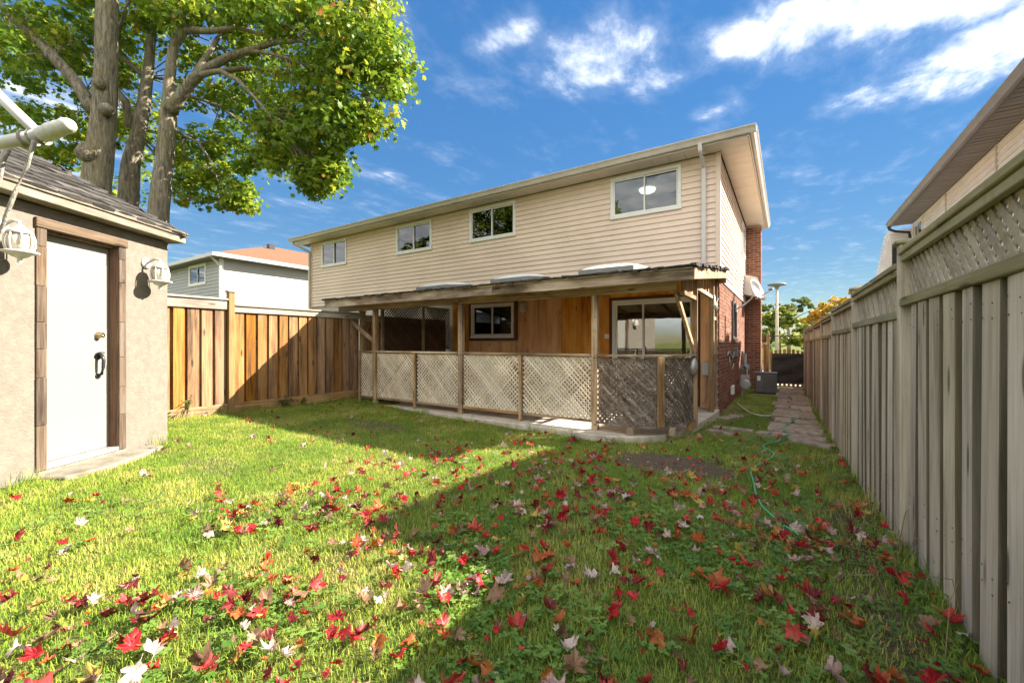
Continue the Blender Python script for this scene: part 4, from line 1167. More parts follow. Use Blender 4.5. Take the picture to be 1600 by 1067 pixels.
shingle_face(A_, B_, R1, R0, True)
shingle_face(B_, C_, R1, R1, False); shingle_face(C_, D_, R0, R1, False); shingle_face(D_, A_, R0, R0, False)
for (p, q) in ((B_, R1), (A_, R0), (C_, R1), (D_, R0), (R0, R1)):
    p, q = Vector(p), Vector(q); n_ = int((q - p).length / 0.15); dv = (q - p) / n_
    sd = dv.cross(Vector((0, 0, 1))).normalized(); upv = sd.cross(dv).normalized()
    for k_ in range(n_):
        c0 = p + dv * k_; mb = MB(); h0 = 0.035 + random.uniform(0, .012)
        mb.add([c0 - sd * 0.09 - upv * 0.035, c0 + upv * h0, c0 + sd * 0.09 - upv * 0.035, c0 + dv * 1.25 - sd * 0.08 - upv * 0.03, c0 + dv * 1.25 + upv * 0.014, c0 + dv * 1.25 + sd * 0.08 - upv * 0.03],
               [(0, 1, 4, 3), (1, 2, 5, 4), (0, 2, 1), (3, 4, 5), (0, 3, 5, 2)])
        mb.build('hip_shingle', M['shingle'], shed)

# step in front of the shed door: a thing of its own
p0 = Vector((-3.86 * COSA - 3.98 * SINA, -3.86 * SINA + 3.98 * COSA, 0))
mb = MB(); pts = [(-4.07, 3.55), (-3.80, 3.58), (-3.73, 3.9), (-3.78, 4.3), (-3.88, 4.68), (-4.07, 4.72)]
mb.prism([(u * COSA - v * SINA, u * SINA + v * COSA) for u, v in pts], -0.1, 0.035)
tag(mb.build('doorstep', M['step'], bevel=0.012), 'weathered flat concrete slab lying before the white shed door', 'doorstep')


# ------------------------------------------------------------------ wall lanterns
def lantern(loc, rot, label, s=1.0):
    """origin on the wall, +x out of the wall"""
    t_ = thing('wall_lantern', label, 'wall lantern', loc, 'white caged wall lanterns', rot=rot)
    pr = MB(); pr.lathe([(0.052, 0.0), (0.052, 0.012), (0.03, 0.022), (0.0, 0.026)], (0, 0, 0), 14, (1, 0, 0))
    o1 = pr.build('wall_plate', M['white'], t_, smooth=True)
    a_ = MB(); a_.tube([(0.02, 0, 0.0), (0.06, 0, 0.03), (0.10, 0, 0.045), (0.14, 0, 0.035), (0.145, 0, 0.01)], [0.012, 0.012, 0.011, 0.011, 0.012], 8); o2 = a_.build('arm', M['white'], t_, smooth=True)
    c = MB(); c.lathe([(0.0, 0.045), (0.010, 0.035), (0.006, 0.022), (0.016, 0.01), (0.03, -0.005), (0.062, -0.03), (0.072, -0.05), (0.066, -0.052)], (0.145, 0, 0.0), 16); o3 = c.build('cap', M['white'], t_, smooth=True)
    g_ = MB(); g_.lathe([(0.056, -0.052), (0.066, -0.09), (0.066, -0.13), (0.052, -0.17)], (0.145, 0, 0), 14); o4 = g_.build('globe', M['frost'], t_, smooth=True)
    cg = MB()
    for k_ in range(8):
        th = math.pi * k_ / 4 + 0.2; cg.tube([(0.145 + r_ * math.cos(th), r_ * math.sin(th), h_) for r_, h_ in ((0.066, -0.05), (0.076, -0.09), (0.077, -0.13), (0.066, -0.172))], 0.0055, 5)
    o5 = cg.build('cage', M['white'], t_)
    bs_ = MB(); bs_.lathe([(0.068, -0.17), (0.098, -0.178), (0.098, -0.188), (0.06, -0.196), (0.04, -0.215), (0.014, -0.225), (0.012, -0.24), (0.016, -0.25), (0.0, -0.265)], (0.145, 0, 0), 16); o6 = bs_.build('base_ring', M['white'], t_, smooth=True)
    t_.scale = (s, s, s)
    return t_


def shed_pt(xc, d, z): return Vector((xc * COSA - d * SINA, xc * SINA + d * COSA, z))


lantern(shed_pt(-4.098, 4.70, 2.06), YAW, 'white caged wall lantern right of the shed door', 1.12)
lantern(shed_pt(-4.098, 3.36, 2.10), YAW, 'white caged wall lantern left of the shed door', 1.12)
lantern((-5.40, HY0 - 0.014, 2.14), R(-90), 'white caged lantern on the orange plywood wall under the porch', 0.95)

# ------------------------------------------------------------------ white pipe frame with ropes, top left
pf = thing('pipe_frame', 'white metal pipe arm with wrapped end and grey ropes at the upper left', 'pipe frame', shed_pt(-2.5, 1.5, 0))
P0 = shed_pt(-2.5, 1.5, 0.0)
mb = MB(); mb.tube([shed_pt(-2.5, 1.5, -0.1), shed_pt(-2.5, 1.5, 1.66), shed_pt(-2.45, 1.5, 1.74), shed_pt(-2.3, 1.49, 1.77), shed_pt(-1.706, 1.40, 1.835), shed_pt(-1.53, 1.372, 1.85)], 0.020, 12); mb.build('arm', M['white'], pf, smooth=True)
mb = MB(); mb.tube([shed_pt(-2.15, 1.46, 2.42), shed_pt(-1.706, 1.40, 1.99), shed_pt(-1.545, 1.374, 1.85)], 0.016, 12); mb.build('stay', M['white'], pf, smooth=True)
mb = MB(); mb.tube([shed_pt(-2.5, 1.5, 1.66), shed_pt(-2.45, 1.5, 2.3), shed_pt(-2.3, 1.48, 2.43), shed_pt(-2.14, 1.46, 2.422)], 0.021, 12); mb.build('stay', M['white'], pf, smooth=True)
mb = MB()
a0, a1 = shed_pt(-1.535, 1.373, 1.85), shed_pt(-1.415, 1.352, 1.876)
mb.tube([a0.lerp(a1, t_) for t_ in (0, .1, .2, .3, .42, .55, .68, .8, .92, 1)], [0.021, 0.025, 0.022, 0.026, 0.023, 0.025, 0.022, 0.024, 0.020, 0.012], 14, jit=0.09); mb.build('wrapped_end', M['wrap'], pf, smooth=True)
mb = MB(); c0 = shed_pt(-1.60, 1.384, 1.842)
for k_ in range(3): mb.tube([c0 + Vector((0.028 * k_ * COSA, 0.028 * k_ * SINA, 0.004 * k_)) + 0.0245 * (Vector((0, 0, 1)) * math.cos(th) + Vector((-SINA, COSA, 0)) * math.sin(th)) for th in [2 * math.pi * q / 12 for q in range(13)]], 0.005, 6)
mb.build('rope_knot', M['rope'], pf, smooth=True)
for (pts, r_) in (([(-1.655, 1.37, 1.80), (-1.66, 1.37, 1.76), (-1.675, 1.375, 1.71), (-1.70, 1.38, 1.655), (-1.76, 1.39, 1.60), (-2.0, 1.42, 1.5)], 0.006), ([(-1.535, 1.35, 1.82), (-1.56, 1.352, 1.74), (-1.60, 1.355, 1.66), (-1.64, 1.36, 1.575), (-1.685, 1.37, 1.48), (-1.78, 1.39, 1.2)], 0.006),
                  ([(-1.64, 1.37, 1.80), (-1.655, 1.37, 1.77), (-1.69, 1.378, 1.735), (-1.74, 1.385, 1.71), (-2.0, 1.42, 1.68)], 0.006)):
    mb = MB(); mb.tube([shed_pt(*p) for p in pts], r_, 8); mb.build('rope', M['rope'], pf, smooth=True)

# ------------------------------------------------------------------ services by the side wall
ac = thing('air_conditioner', 'dark grey air conditioner unit standing beside the brick side wall', 'air conditioner', (-0.48, 13.65, -0.28))
mb = MB(); mb.box(-0.78, -0.18, 13.35, 13.95, -0.27, -0.23); mb.build('base_pad', M['conc'], ac)
mb = MB(); mb.box(-0.74, -0.22, 13.4, 13.92, -0.19, 0.33); bd = mb.build('casing', M['acgrey'], ac, bevel=0.02)
for k_ in range(12):
    mb = MB(); mb.box(-0.52, -0.25, 13.39, 13.398, -0.12 + k_ * 0.034, -0.105 + k_ * 0.034); mb.build('louvre', M['acgrey'], bd)
mb = MB(); mb.box(-0.75, -0.21, 13.39, 13.93, 0.331, 0.365); mb.build('lid', M['acgrey'], ac, bevel=0.012)
mb = MB(); mb.box(-0.71, -0.25, 13.43, 13.9, -0.229, -0.191); mb.build('base_pan', M['black'], ac)
mb = MB(); mb.box(-0.68, -0.60, 13.392, 13.398, 0.14, 0.27); mb.build('label_plate', M['vinyl'], bd)
gm = thing('gas_meter', 'grey gas meter with pipes fixed low on the brick side wall', 'gas meter', (-0.92, 12.2, -0.27))
mb = MB(); mb.lathe([(0.10, 0), (0.13, 0.02), (0.13, 0.11), (0.10, 0.13)], (-0.88, 12.12, 0.12), 16, (0, 1, 0)); mb.box(-0.98, -0.78, 12.14, 12.24, 0.22, 0.36); mb.build('meter_body', M['galv'], gm, smooth=False)
mb = MB(); mb.lathe([(0.11, 0), (0.11, 0.03), (0.05, 0.05), (0.03, 0.09)], (-0.90, 12.35, 0.55), 14, (0.3, -1, 0.2)); mb.build('regulator', M['dish'], gm)
mb = MB(); mb.tube([(-0.95, 12.2, -0.3), (-0.95, 12.2, 0.0), (-0.95, 12.2, 0.12)], 0.022, 8); mb.tube([(-0.84, 12.2, 0.36), (-0.84, 12.2, 0.55), (-0.9, 12.3, 0.62), (-0.95, 12.3, 0.95), (-1.09, 12.3, 0.95)], 0.02, 8); mb.tube([(-0.9, 12.4, 0.6), (-0.9, 12.45, 0.9)], 0.04, 8); mb.build('pipe', M['galv'], gm)
cb_ = thing('wall_cable', 'loose grey cables looping over the red brick beside the gas meter', 'cable', (-1.04, 10.6, 0.9))
for k_ in range(3):
    pts = [(-1.05 + 0.01 * k_, 10.0 + 0.25 * q + 0.1 * k_, 0.92 + 0.07 * math.sin(q * 1.3 + k_) - 0.02 * k_) for q in range(9)]
    mb = MB(); mb.tube(pts, 0.011, 6); mb.build('cable', M['dish' if k_ else 'hose_pale'], cb_, smooth=True)
mb = MB(); mb.box(-1.07, -0.98, 11.35, 11.5, 0.85, 1.05); mb.build('cable_box', M['dish'], cb_, bevel=0.006)
mb = MB(); mb.tube([(-1.05, 10.3, 0.9), (-1.04, 10.35, 0.7), (-1.0, 10.4, 0.6), (-0.98, 10.5, 0.72)], 0.01, 6); mb.build('cable', M['hose_pale'], cb_, smooth=True)
vt = MB(); vt.box(-1.066, -1.0, 10.7, 10.95, 0.0, 0.2)
tag(vt.build('dryer_vent', M['vinyl'], bevel=0.01), 'small white dryer vent low on the brick wall', 'vent')
sd_ = thing('satellite_dish', 'grey satellite dish on an arm from the side wall', 'satellite dish', (-1.05, 11.8, 2.1))
cdn = Vector((0.88, -0.36, 0.32)).normalized(); cc = Vector((-0.64, 12.0, 2.50))
mb = MB(); mb.lathe([(0.0, -0.05), (0.12, -0.036), (0.21, -0.005), (0.27, 0.028), (0.27, 0.038), (0.21, 0.007), (0.12, -0.024), (0.0, -0.038)], cc, 24, cdn); mb.build('reflector', M['dish'], sd_, smooth=True)
mb = MB(); mb.tube([(-1.06, 11.8, 2.02), (-0.9, 11.85, 2.1), (-0.72, 12.02, 2.28), cc - cdn * 0.05], 0.022, 8); mb.box(-1.06, -1.03, 11.7, 11.9, 1.94, 2.12); mb.build('mount', M['galv'], sd_)
e_ = cc + cdn * 0.42 - Vector((0, 0, 0.16)); mb = MB(); mb.tube([cc - Vector((0, 0, 0.25)), e_], 0.012, 6); mb.build('feed_arm', M['galv'], sd_)
mb = MB(); mb.lathe([(0.03, 0), (0.035, 0.05), (0.025, 0.1)], e_, 10, -cdn + Vector((0, 0, .2))); mb.build('receiver', M['dish'], sd_)
# bag on the rail end, wires at post top
mb = MB(); vs_ = []
mb.tube([(-1.13, 6.60, 0.96), (-1.14, 6.58, 0.9), (-1.15, 6.57, 0.82), (-1.15, 6.57, 0.74), (-1.14, 6.57, 0.70)], [0.012, 0.05, 0.07, 0.06, 0.02], 10, jit=0.35)
tag(mb.build('plastic_bag', M['galv'], smooth=True), 'crumpled silver grey bag tied at the right end of the railing', 'bag')
cw = MB()
pts = [(-1.09 + 0.05 * math.sin(q * 2.1), 8.42 + 0.08 * math.cos(q * 1.7), 1.85 + 0.02 * q * (1 if q % 2 else -0.6)) for q in range(12)]
cw.tube(pts, 0.009, 6)
tag(cw.build('cable_coil', M['hose_pale'], smooth=True), 'pale tangled cable hanging on the porch post beside the house corner', 'cable')

# ------------------------------------------------------------------ garden hose
def ground_line(pts, lift, n_=10):
    out_ = []; P_ = [Vector((p[0], p[1], 0)) for p in pts]
    for i in range(len(P_) - 1):
        p0_, p1_, p2_, p3_ = P_[max(0, i - 1)], P_[i], P_[i + 1], P_[min(len(P_) - 1, i + 2)]
        for k_ in range(n_):
            t_ = k_ / n_
            q = 0.5 * ((2 * p1_) + (p2_ - p0_) * t_ + (2 * p0_ - 5 * p1_ + 4 * p2_ - p3_) * t_ ** 2 + (3 * p1_ - p0_ - 3 * p2_ + p3_) * t_ ** 3)
            out_.append((q.x, q.y, ground_z(q.x, q.y) + lift))
    return out_


hs_ = thing('garden_hose', 'thin green garden hose winding over the lawn to the path', 'hose', (0, 5, ground_z(0, 5)))
mb = MB(); mb.tube(ground_line([(0.09, 3.02), (-0.04, 3.25), (-0.15, 3.59), (-0.21, 3.95), (-0.25, 4.36), (-0.29, 4.73), (-0.26, 5.1), (-0.14, 5.5), (-0.13, 5.75), (-0.24, 6.0), (-0.2, 6.3), (-0.08, 6.6), (-0.07, 6.98), (0.03, 7.3), (-0.05, 7.7), (0.0, 8.2), (0.1, 8.8), (0.22, 9.3), (0.2, 9.8), (0.0, 10.0), (-0.2, 9.8)], 0.05), 0.0065, 7); mb.build('tube', M['hose'], hs_, smooth=True)
mb = MB(); p = Vector((0.09, 3.02, ground_z(0.09, 3.02) + 0.05)); mb.tube([p, p + Vector((0.03, -0.05, 0))], 0.013, 8); mb.build('coupling', M['brass'], hs_)
h2 = MB(); h2.tube(ground_line([(-0.95, 10.9), (-0.75, 9.9), (-0.55, 9.3), (-0.3, 9.2), (-0.15, 9.6)], 0.04), 0.012, 7)
tag(h2.build('drain_hose', M['hose_pale'], smooth=True), 'pale drain hose lying on grass between house and stone path', 'hose')

# ------------------------------------------------------------------ neighbouring houses
nh = thing('neighbour_house', 'white sided house with orange-brown hip roof beyond the left fence', 'house', (-25, 14, -0.3))
NX, NY = -20.3, 8.25
PA = wall_map('X', NY, -1); PB = wall_map('Y', NX, 1)
NW = [(-23.5, -21.7, 3.82, 4.76)]
mb = MB(); wall_core(mb, PA, -30, NX - 0.03, -0.2, -0.03, -0.4, 4.8, NW); mb.box(NX - 0.2, NX - 0.022, NY + 0.2, 20, -0.4, 4.8); mb.box(-30, -29.8, NY + 0.2, 20, -0.4, 4.8); mb.box(-30, NX - 0.2, 19.8, 20, -0.4, 4.8); mb.build('wall', M['mortar'], nh)
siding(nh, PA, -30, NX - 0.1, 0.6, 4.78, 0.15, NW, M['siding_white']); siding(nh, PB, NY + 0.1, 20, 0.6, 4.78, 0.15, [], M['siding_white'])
mb = MB(); mb.box(NX - 0.1, NX + 0.025, NY - 0.025, NY + 0.1, 0.5, 4.79); mb.build('corner_trim', M['vinyl'], nh)
window(nh, PA, *NW[0], M['glass'], fw=0.09)
mb = MB(); mb.box(-30.4, NX + 0.4, NY - 0.4, 20.4, 4.80, 4.83); mb.build('soffit', M['soffit_r'], nh)
mb = MB(); mb.box(-30.5, NX + 0.5, NY - 0.5, NY - 0.4, 4.8, 4.95); mb.box(NX + 0.401, NX + 0.5, NY - 0.399, 20.4, 4.8, 4.95); mb.build('gutter', M['white'], nh)
mb = MB(); mb.add([(-30.45, NY - .45, 4.94), (NX + .45, NY - .45, 4.94), (NX + .45, 20.45, 4.94), (-30.45, 20.45, 4.94), (-25.4, NY + 4.6, 6.85), (-25.4, 15.9, 6.85)], [(0, 1, 4), (1, 2, 5, 4), (2, 3, 5), (3, 0, 4, 5), (3, 2, 1, 0)]); rfm = mb.build('roof', M['roof_orange'], nh)
for xv, yv in ((-24.4, 12.2), (-23.6, 16)):
    mb = MB(); mb.box(xv, xv + .3, yv, yv + .3, 6.0, 6.7 if yv < 14 else 6.5); mb.build('roof_vent', M['black'], rfm)
mb = MB(); mb.beam((NX + 0.1, NY - 0.45, 4.85), (NX + 0.1, NY - 0.06, 4.45), 0.08, 0.07, (1, 0, 0)); mb.box(NX - 0.02 + 0.06, NX + 0.16, NY - 0.1, NY - 0.03, 0.5, 4.47); mb.build('downspout', M['white'], nh)

rh = thing('neighbour_house', 'pale sided house with dark gutter rising behind the right fence', 'house', (6.5, 12, -0.3))
QX = 3.21; PR = wall_map('Y', QX, -1)
RW = [(16.1, 17.2, 3.9, 4.72)]
mb = MB(); wall_core(mb, PR, 7.25, 17.5, -0.15, -0.025, -0.4, 4.78, RW); mb.box(QX + 0.15, 10, 7.25, 7.4, -0.4, 4.78); mb.box(QX + 0.15, 10, 17.35, 17.5, -0.4, 4.78); mb.box(9.85, 10, 7.4, 17.35, -0.4, 4.78); mb.build('wall', M['mortar'], rh)
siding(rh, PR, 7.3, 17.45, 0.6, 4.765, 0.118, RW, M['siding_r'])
for yy in (11.2, 14.1): mb = MB(); wbox(mb, PR, yy - 0.03, yy + 0.03, 0.0, 0.032, 0.6, 4.765); mb.build('siding_joint', M['alu_dark'] if False else M['alu'], rh)
window(rh, PR, *RW[0], M['glass'])
mb = MB(); y_ = 6.82
while y_ < 17.28: mb.box(2.72, QX - 0.022, y_, y_ + 0.128, 4.772 + random.uniform(0, .006), 4.79); y_ += 0.15
mb.build('soffit', M['soffit_r'], rh, kind='stuff')
mb = MB(); mb.box(2.69, 2.71, 6.8, 17.3, 4.74, 4.87); mb.build('fascia', M['alu_dark'], rh)
mb = MB(); k = len(prof); P2 = [(o_, z - 4.84 + 4.75) for o_, z in prof]
mb.add([(2.687 - o_, 6.78, z) for o_, z in P2] + [(2.687 - o_, 17.32, z) for o_, z in P2], [tuple(range(k)), tuple(range(k, 2 * k))[::-1]] + [(i, (i + 1) % k, k + (i + 1) % k, k + i) for i in range(k)])
mb.build('gutter', M['gutter_grey'], rh)
mb = MB(); mb.tube([(2.63, 17.2, 4.76), (2.66, 17.2, 4.66), (2.8, 17.2, 4.58), (3.1, 17.2, 4.52), (3.14, 17.25, 4.3), (3.14, 17.25, 0.2)], 0.04, 8); mb.build('downspout', M['black'], rh)
mb = MB(); mb.add([(2.66, 6.77, 4.875), (10.5, 6.77, 4.875), (10.5, 17.33, 4.875), (2.66, 17.33, 4.875), (6.58, 10.6, 6.3), (6.58, 13.5, 6.3)], [(0, 1, 4), (1, 2, 5, 4), (2, 3, 5), (3, 0, 4, 5), (3, 2, 1, 0)]); rr = mb.build('roof', M['roof_dark'], rh)
mb = MB(); mb.box(4.3, 4.75, 15.6, 16.2, 5.0, 6.75); mb.build('chimney', M['brick'], rh)
# lower rear wing
mb = MB(); mb.box(3.3, 9.6, -7, 7.24, -0.4, 3.6); mb.build('rear_wing', M['siding_r'], rh)
mb = MB(); mb.add([(2.68, -7.4, 3.62), (10.2, -7.4, 3.62), (10.2, 7.245, 3.62), (2.68, 7.245, 3.62), (2.68, -7.4, 3.8), (10.2, -7.4, 3.8), (10.2, 7.245, 3.8), (2.68, 7.245, 3.8)], [(0, 3, 2, 1), (4, 5, 6, 7), (0, 1, 5, 4), (1, 2, 6, 5), (2, 3, 7, 6), (3, 0, 4, 7)]); mb.build('roof', M['roof_dark'], rh)
# front bay with slanting side
mb = MB(); mb.add([(2.5, 17.52, -0.4), (6, 17.52, -0.4), (6, 17.52, 4.7), (2.72, 17.52, 4.7), (2.46, 17.52, 3.1), (2.5, 18.4, -0.4), (6, 18.4, -0.4), (6, 18.4, 4.7), (2.72, 18.4, 4.7), (2.46, 18.4, 3.1)], [(0, 1, 2, 3, 4), (9, 8, 7, 6, 5), (0, 5, 6, 1), (1, 6, 7, 2), (2, 7, 8, 3), (3, 8, 9, 4), (4, 9, 5, 0)]); mb.build('front_bay', M['siding_r'], rh)
PBay = wall_map('X', 17.52, -1); siding(rh, PBay, 2.73, 3.19, 1.5, 4.68, 0.118, [(2.76, 2.98, 3.4, 4.25)], M['siding_r'])
siding(rh, lambda u, w_, z: (2.46 + (z - 3.1) / 1.6 * 0.26 - w_, u, z), 17.54, 18.38, 3.12, 4.68, 0.118, [], M['siding_r'])
mb = MB(); wbox(mb, PBay, 2.76, 2.98, -0.02, 0.01, 3.4, 4.25); mb.build('dark_window', M['black'], rh)


# ------------------------------------------------------------------ trees
LEAF2 = np.array([(0.0, -0.30), (0.22, -0.42), (0.20, -0.22), (0.50, -0.12), (0.33, 0.05), (0.42, 0.32), (0.17, 0.22), (0.0, 0.58), (-0.17, 0.22), (-0.42, 0.32), (-0.33, 0.05), (-0.50, -0.12), (-0.20, -0.22), (-0.22, -0.42)])
SIMPLE = np.array([(0.0, -0.5), (0.38, -0.1), (0.2, 0.3), (0.0, 0.5), (-0.2, 0.3), (-0.38, -0.1)])


def leaf_mesh(name, pos, size, nrm, rv, mat, tmpl=LEAF2):
    """all leaves of one crown as a single mesh; pos/nrm Nx3, size/rv N"""
    N = len(pos); k_ = len(tmpl)
    n_ = nrm / np.linalg.norm(nrm, axis=1, keepdims=True)
    ref = rng.normal(size=(N, 3)); a = np.cross(n_, ref); a /= np.linalg.norm(a, axis=1, keepdims=True); b_ = np.cross(n_, a)
    T = np.vstack([tmpl, [[0, 0]]]); cup = np.concatenate([0.16 * (np.abs(tmpl[:, 0])) - 0.05, [0.0]])
    cv = rng.uniform(-1.2, 1.6, N)
    v = pos[:, None, :] + size[:, None, None] * (T[None, :, 0, None] * a[:, None, :] + T[None, :, 1, None] * b_[:, None, :] + (cup[None, :] * cv[:, None])[..., None] * n_[:, None, :])
    v = v.reshape(-1, 3)
    tri = np.array([(i, (i + 1) % k_, k_) for i in range(k_)])
    F = (tri[None] + (np.arange(N) * (k_ + 1))[:, None, None]).reshape(-1, 3)
    me_ = bpy.data.meshes.new(name)
    me_.vertices.add(len(v)); me_.vertices.foreach_set('co', v.ravel().astype(np.float32))
    me_.loops.add(F.size); me_.loops.foreach_set('vertex_index', F.ravel().astype(np.int32))
    me_.polygons.add(len(F)); me_.polygons.foreach_set('loop_start', np.arange(0, F.size, 3, dtype=np.int32)); me_.polygons.foreach_set('loop_total', np.full(len(F), 3, dtype=np.int32))
    me_.update(calc_edges=True)
    at_ = me_.attributes.new('rnd', 'FLOAT', 'POINT'); at_.data.foreach_set('value', np.repeat(rv, k_ + 1).astype(np.float32))
    me_.materials.append(mat)
    return me_


def add_mesh(name, me_, parent):
    o = bpy.data.objects.new(name, me_); COL.objects.link(o); o.parent = parent; ORG[o.name] = org(parent); o.location = -org(parent); return o


def clumps(centres, radii, per, size, spread, bias_up=0.5, droop=0.25):
    """leaf positions around clump centres"""
    P_, N_, S_, Rr = [], [], [], []
    for c, r_ in zip(centres, radii):
        k_ = int(per * rng.uniform(0.6, 1.4)); d = rng.normal(size=(k_, 3)); d /= np.linalg.norm(d, axis=1, keepdims=True)
        rr_ = r_ * rng.uniform(0.25, 1.0, (k_, 1)) ** 0.6
        off = d * rr_ * np.array([1, 1, 0.62]); off[:, 2] -= droop * (off[:, 0] ** 2 + off[:, 1] ** 2)
        P_.append(np.array(c) + off)
        N_.append(d * 0.6 + np.array([0, 0, bias_up]) + rng.normal(size=(k_, 3)) * 0.45)
        S_.append(size * rng.uniform(0.6, 1.35, k_)); base = rng.uniform(0, 0.55)
        Rr.append(np.clip(base + rng.normal(size=k_) * 0.17 + 0.1, 0, 1))
    return np.vstack(P_), np.concatenate(S_), np.vstack(N_), np.concatenate(Rr)


maple = thing('maple_tree', 'big green and yellow maple with three trunks behind the shed', 'tree', (-9.3, 2.6, 0.0))
TR = {
    'A': [(132, 560, 7.0, .34), (140, 420, 7.0, .30), (150, 300, 7.0, .275), (156, 240, 7.0, .25), (163, 170, 7.0, .225), (166, 90, 7.0, .215), (168, 0, 7.0, .20), (166, -130, 7.05, .17), (158, -300, 7.2, .12), (150, -430, 7.3, .06)],
    'B': [(215, 560, 7.6, .30), (205, 420, 7.6, .26), (200, 320, 7.6, .24), (204, 260, 7.6, .215), (215, 215, 7.6, .17), (224, 170, 7.6, .15), (232, 110, 7.6, .12), (238, 40, 7.7, .10), (240, -90, 7.8, .07), (236, -220, 7.9, .04)],
    'C': [(236, 560, 7.2, .30), (240, 420, 7.2, .26), (247, 330, 7.2, .225), (256, 260, 7.2, .20), (262, 200, 7.2, .18), (265, 165, 7.2, .17), (264, 130, 7.2, .12), (270, 80, 7.2, .115), (282, 40, 7.2, .09), (296, -40, 7.2, .075), (310, -160, 7.3, .05), (320, -280, 7.4, .03)],
}
for k_ in 'ABC':
    mb = MB(); pts = [at(a, b_, c_) for a, b_, c_, r_ in TR[k_]]; rad = [r_ * {'A': 0.70, 'B': 0.66, 'C': 0.66}[k_] for *_, r_ in TR[k_]]
    PP, RR = [], []
    for i in range(len(pts) - 1):
        for q in range(5): PP.append(pts[i].lerp(pts[i + 1], q / 5)); RR.append(rad[i] + (rad[i + 1] - rad[i]) * q / 5)
    PP.append(pts[-1]); RR.append(rad[-1])
    mb.tube(PP, RR, 20, jit=0.1)
    if k_ == 'A':
        mb.tube([at(150, 235, 6.98), at(138, 238, 6.85), at(131, 243, 6.78), at(128, 244, 6.74)], [.16, .15, .13, .06], 12, jit=0.25)
        mb.tube([at(165, 172, 6.9), at(169, 171, 6.8), at(171, 171, 6.77)], [.1, .085, .03], 10, jit=0.3); mb.tube([at(155, 130, 6.9), at(154, 130, 6.79), at(153, 130, 6.76)], [.1, .08, .03], 10, jit=0.3)
    mb.build('trunk', M['bark'], maple, smooth=True)
LIMBS = [
    [(148, 175, 7.0, .10), (118, 130, 7.0, .095), (85, 90, 6.95, .085), (45, 50, 6.9, .07), (0, 10, 6.8, .05), (-60, -40, 6.7, .02)],
    [(205, 200, 7.6, .08), (196, 160, 7.5, .06), (160, 110, 7.9, .05), (110, 70, 8.1, .03), (40, 30, 8.2, .015)],
    [(266, 172, 7.15, .12), (282, 150, 7.1, .095), (300, 128, 7.05, .085), (322, 108, 7.0, .07), (352, 92, 6.9, .06), (390, 78, 6.8, .05), (430, 66, 6.7, .04), (470, 62, 6.6, .03), (500, 82, 6.5, .015)],
    [(305, 122, 7.05, .05), (340, 110, 7.15, .045), (385, 106, 7.2, .04), (430, 112, 7.25, .03), (490, 122, 7.3, .02), (540, 140, 7.3, .01)],
    [(312, 118, 7.0, .045), (345, 112, 6.8, .04), (370, 124, 6.65, .035), (395, 150, 6.5, .025), (420, 180, 6.4, .012)],
    [(300, 128, 7.05, .05), (318, 96, 7.1, .045), (336, 66, 7.2, .04), (352, 46, 7.3, .03), (380, 10, 7.4, .02)],
    [(270, 75, 7.2, .07), (290, 50, 7.2, .055), (330, 48, 7.1, .045), (370, 44, 7.0, .035), (410, 55, 6.9, .025), (460, 40, 6.8, .012)],
    [(262, 195, 7.25, .03), (285, 210, 7.4, .025), (312, 225, 7.5, .02), (335, 262, 7.6, .016), (352, 320, 7.6, .008)],
    [(262, 150, 7.3, .035), (300, 150, 7.6, .03), (345, 165, 7.8, .025), (385, 200, 7.9, .015), (420, 230, 7.9, .01)],
    [(225, 120, 7.6, .05), (190, 90, 7.5, .045), (185, 60, 7.4, .03), (200, 0, 7.3, .02)],
    [(310, -100, 7.3, .05), (400, -60, 7.0, .04), (500, -20, 6.7, .03), (580, 30, 6.5, .015)],
    [(390, 78, 6.8, .03), (450, 90, 6.6, .025), (520, 120, 6.4, .02), (580, 150, 6.3, .01)],
    [(168, -40, 7.0, .07), (120, -80, 6.8, .05), (50, -120, 6.6, .03)],
]
for L_ in LIMBS:
    pts = [at(a, b_, c_) for a, b_, c_, r_ in L_]; rad = [r_ for *_, r_ in L_]
    PP, RR = [], []
    for i in range(len(pts) - 1):
        for q in range(4):
            p = pts[i].lerp(pts[i + 1], q / 4); p += 0.03 * Vector((mnoise.noise(p * 2.1), mnoise.noise(p * 2.3 + Vector((5, 0, 0))), mnoise.noise(p * 1.9 + Vector((0, 7, 0))))); PP.append(p); RR.append(rad[i] + (rad[i + 1] - rad[i]) * q / 4)
    PP.append(pts[-1]); RR.append(rad[-1])
    mb = MB(); mb.tube(PP, RR, 8, jit=0.12); mb.build('branch', M['bark'], maple, smooth=True)
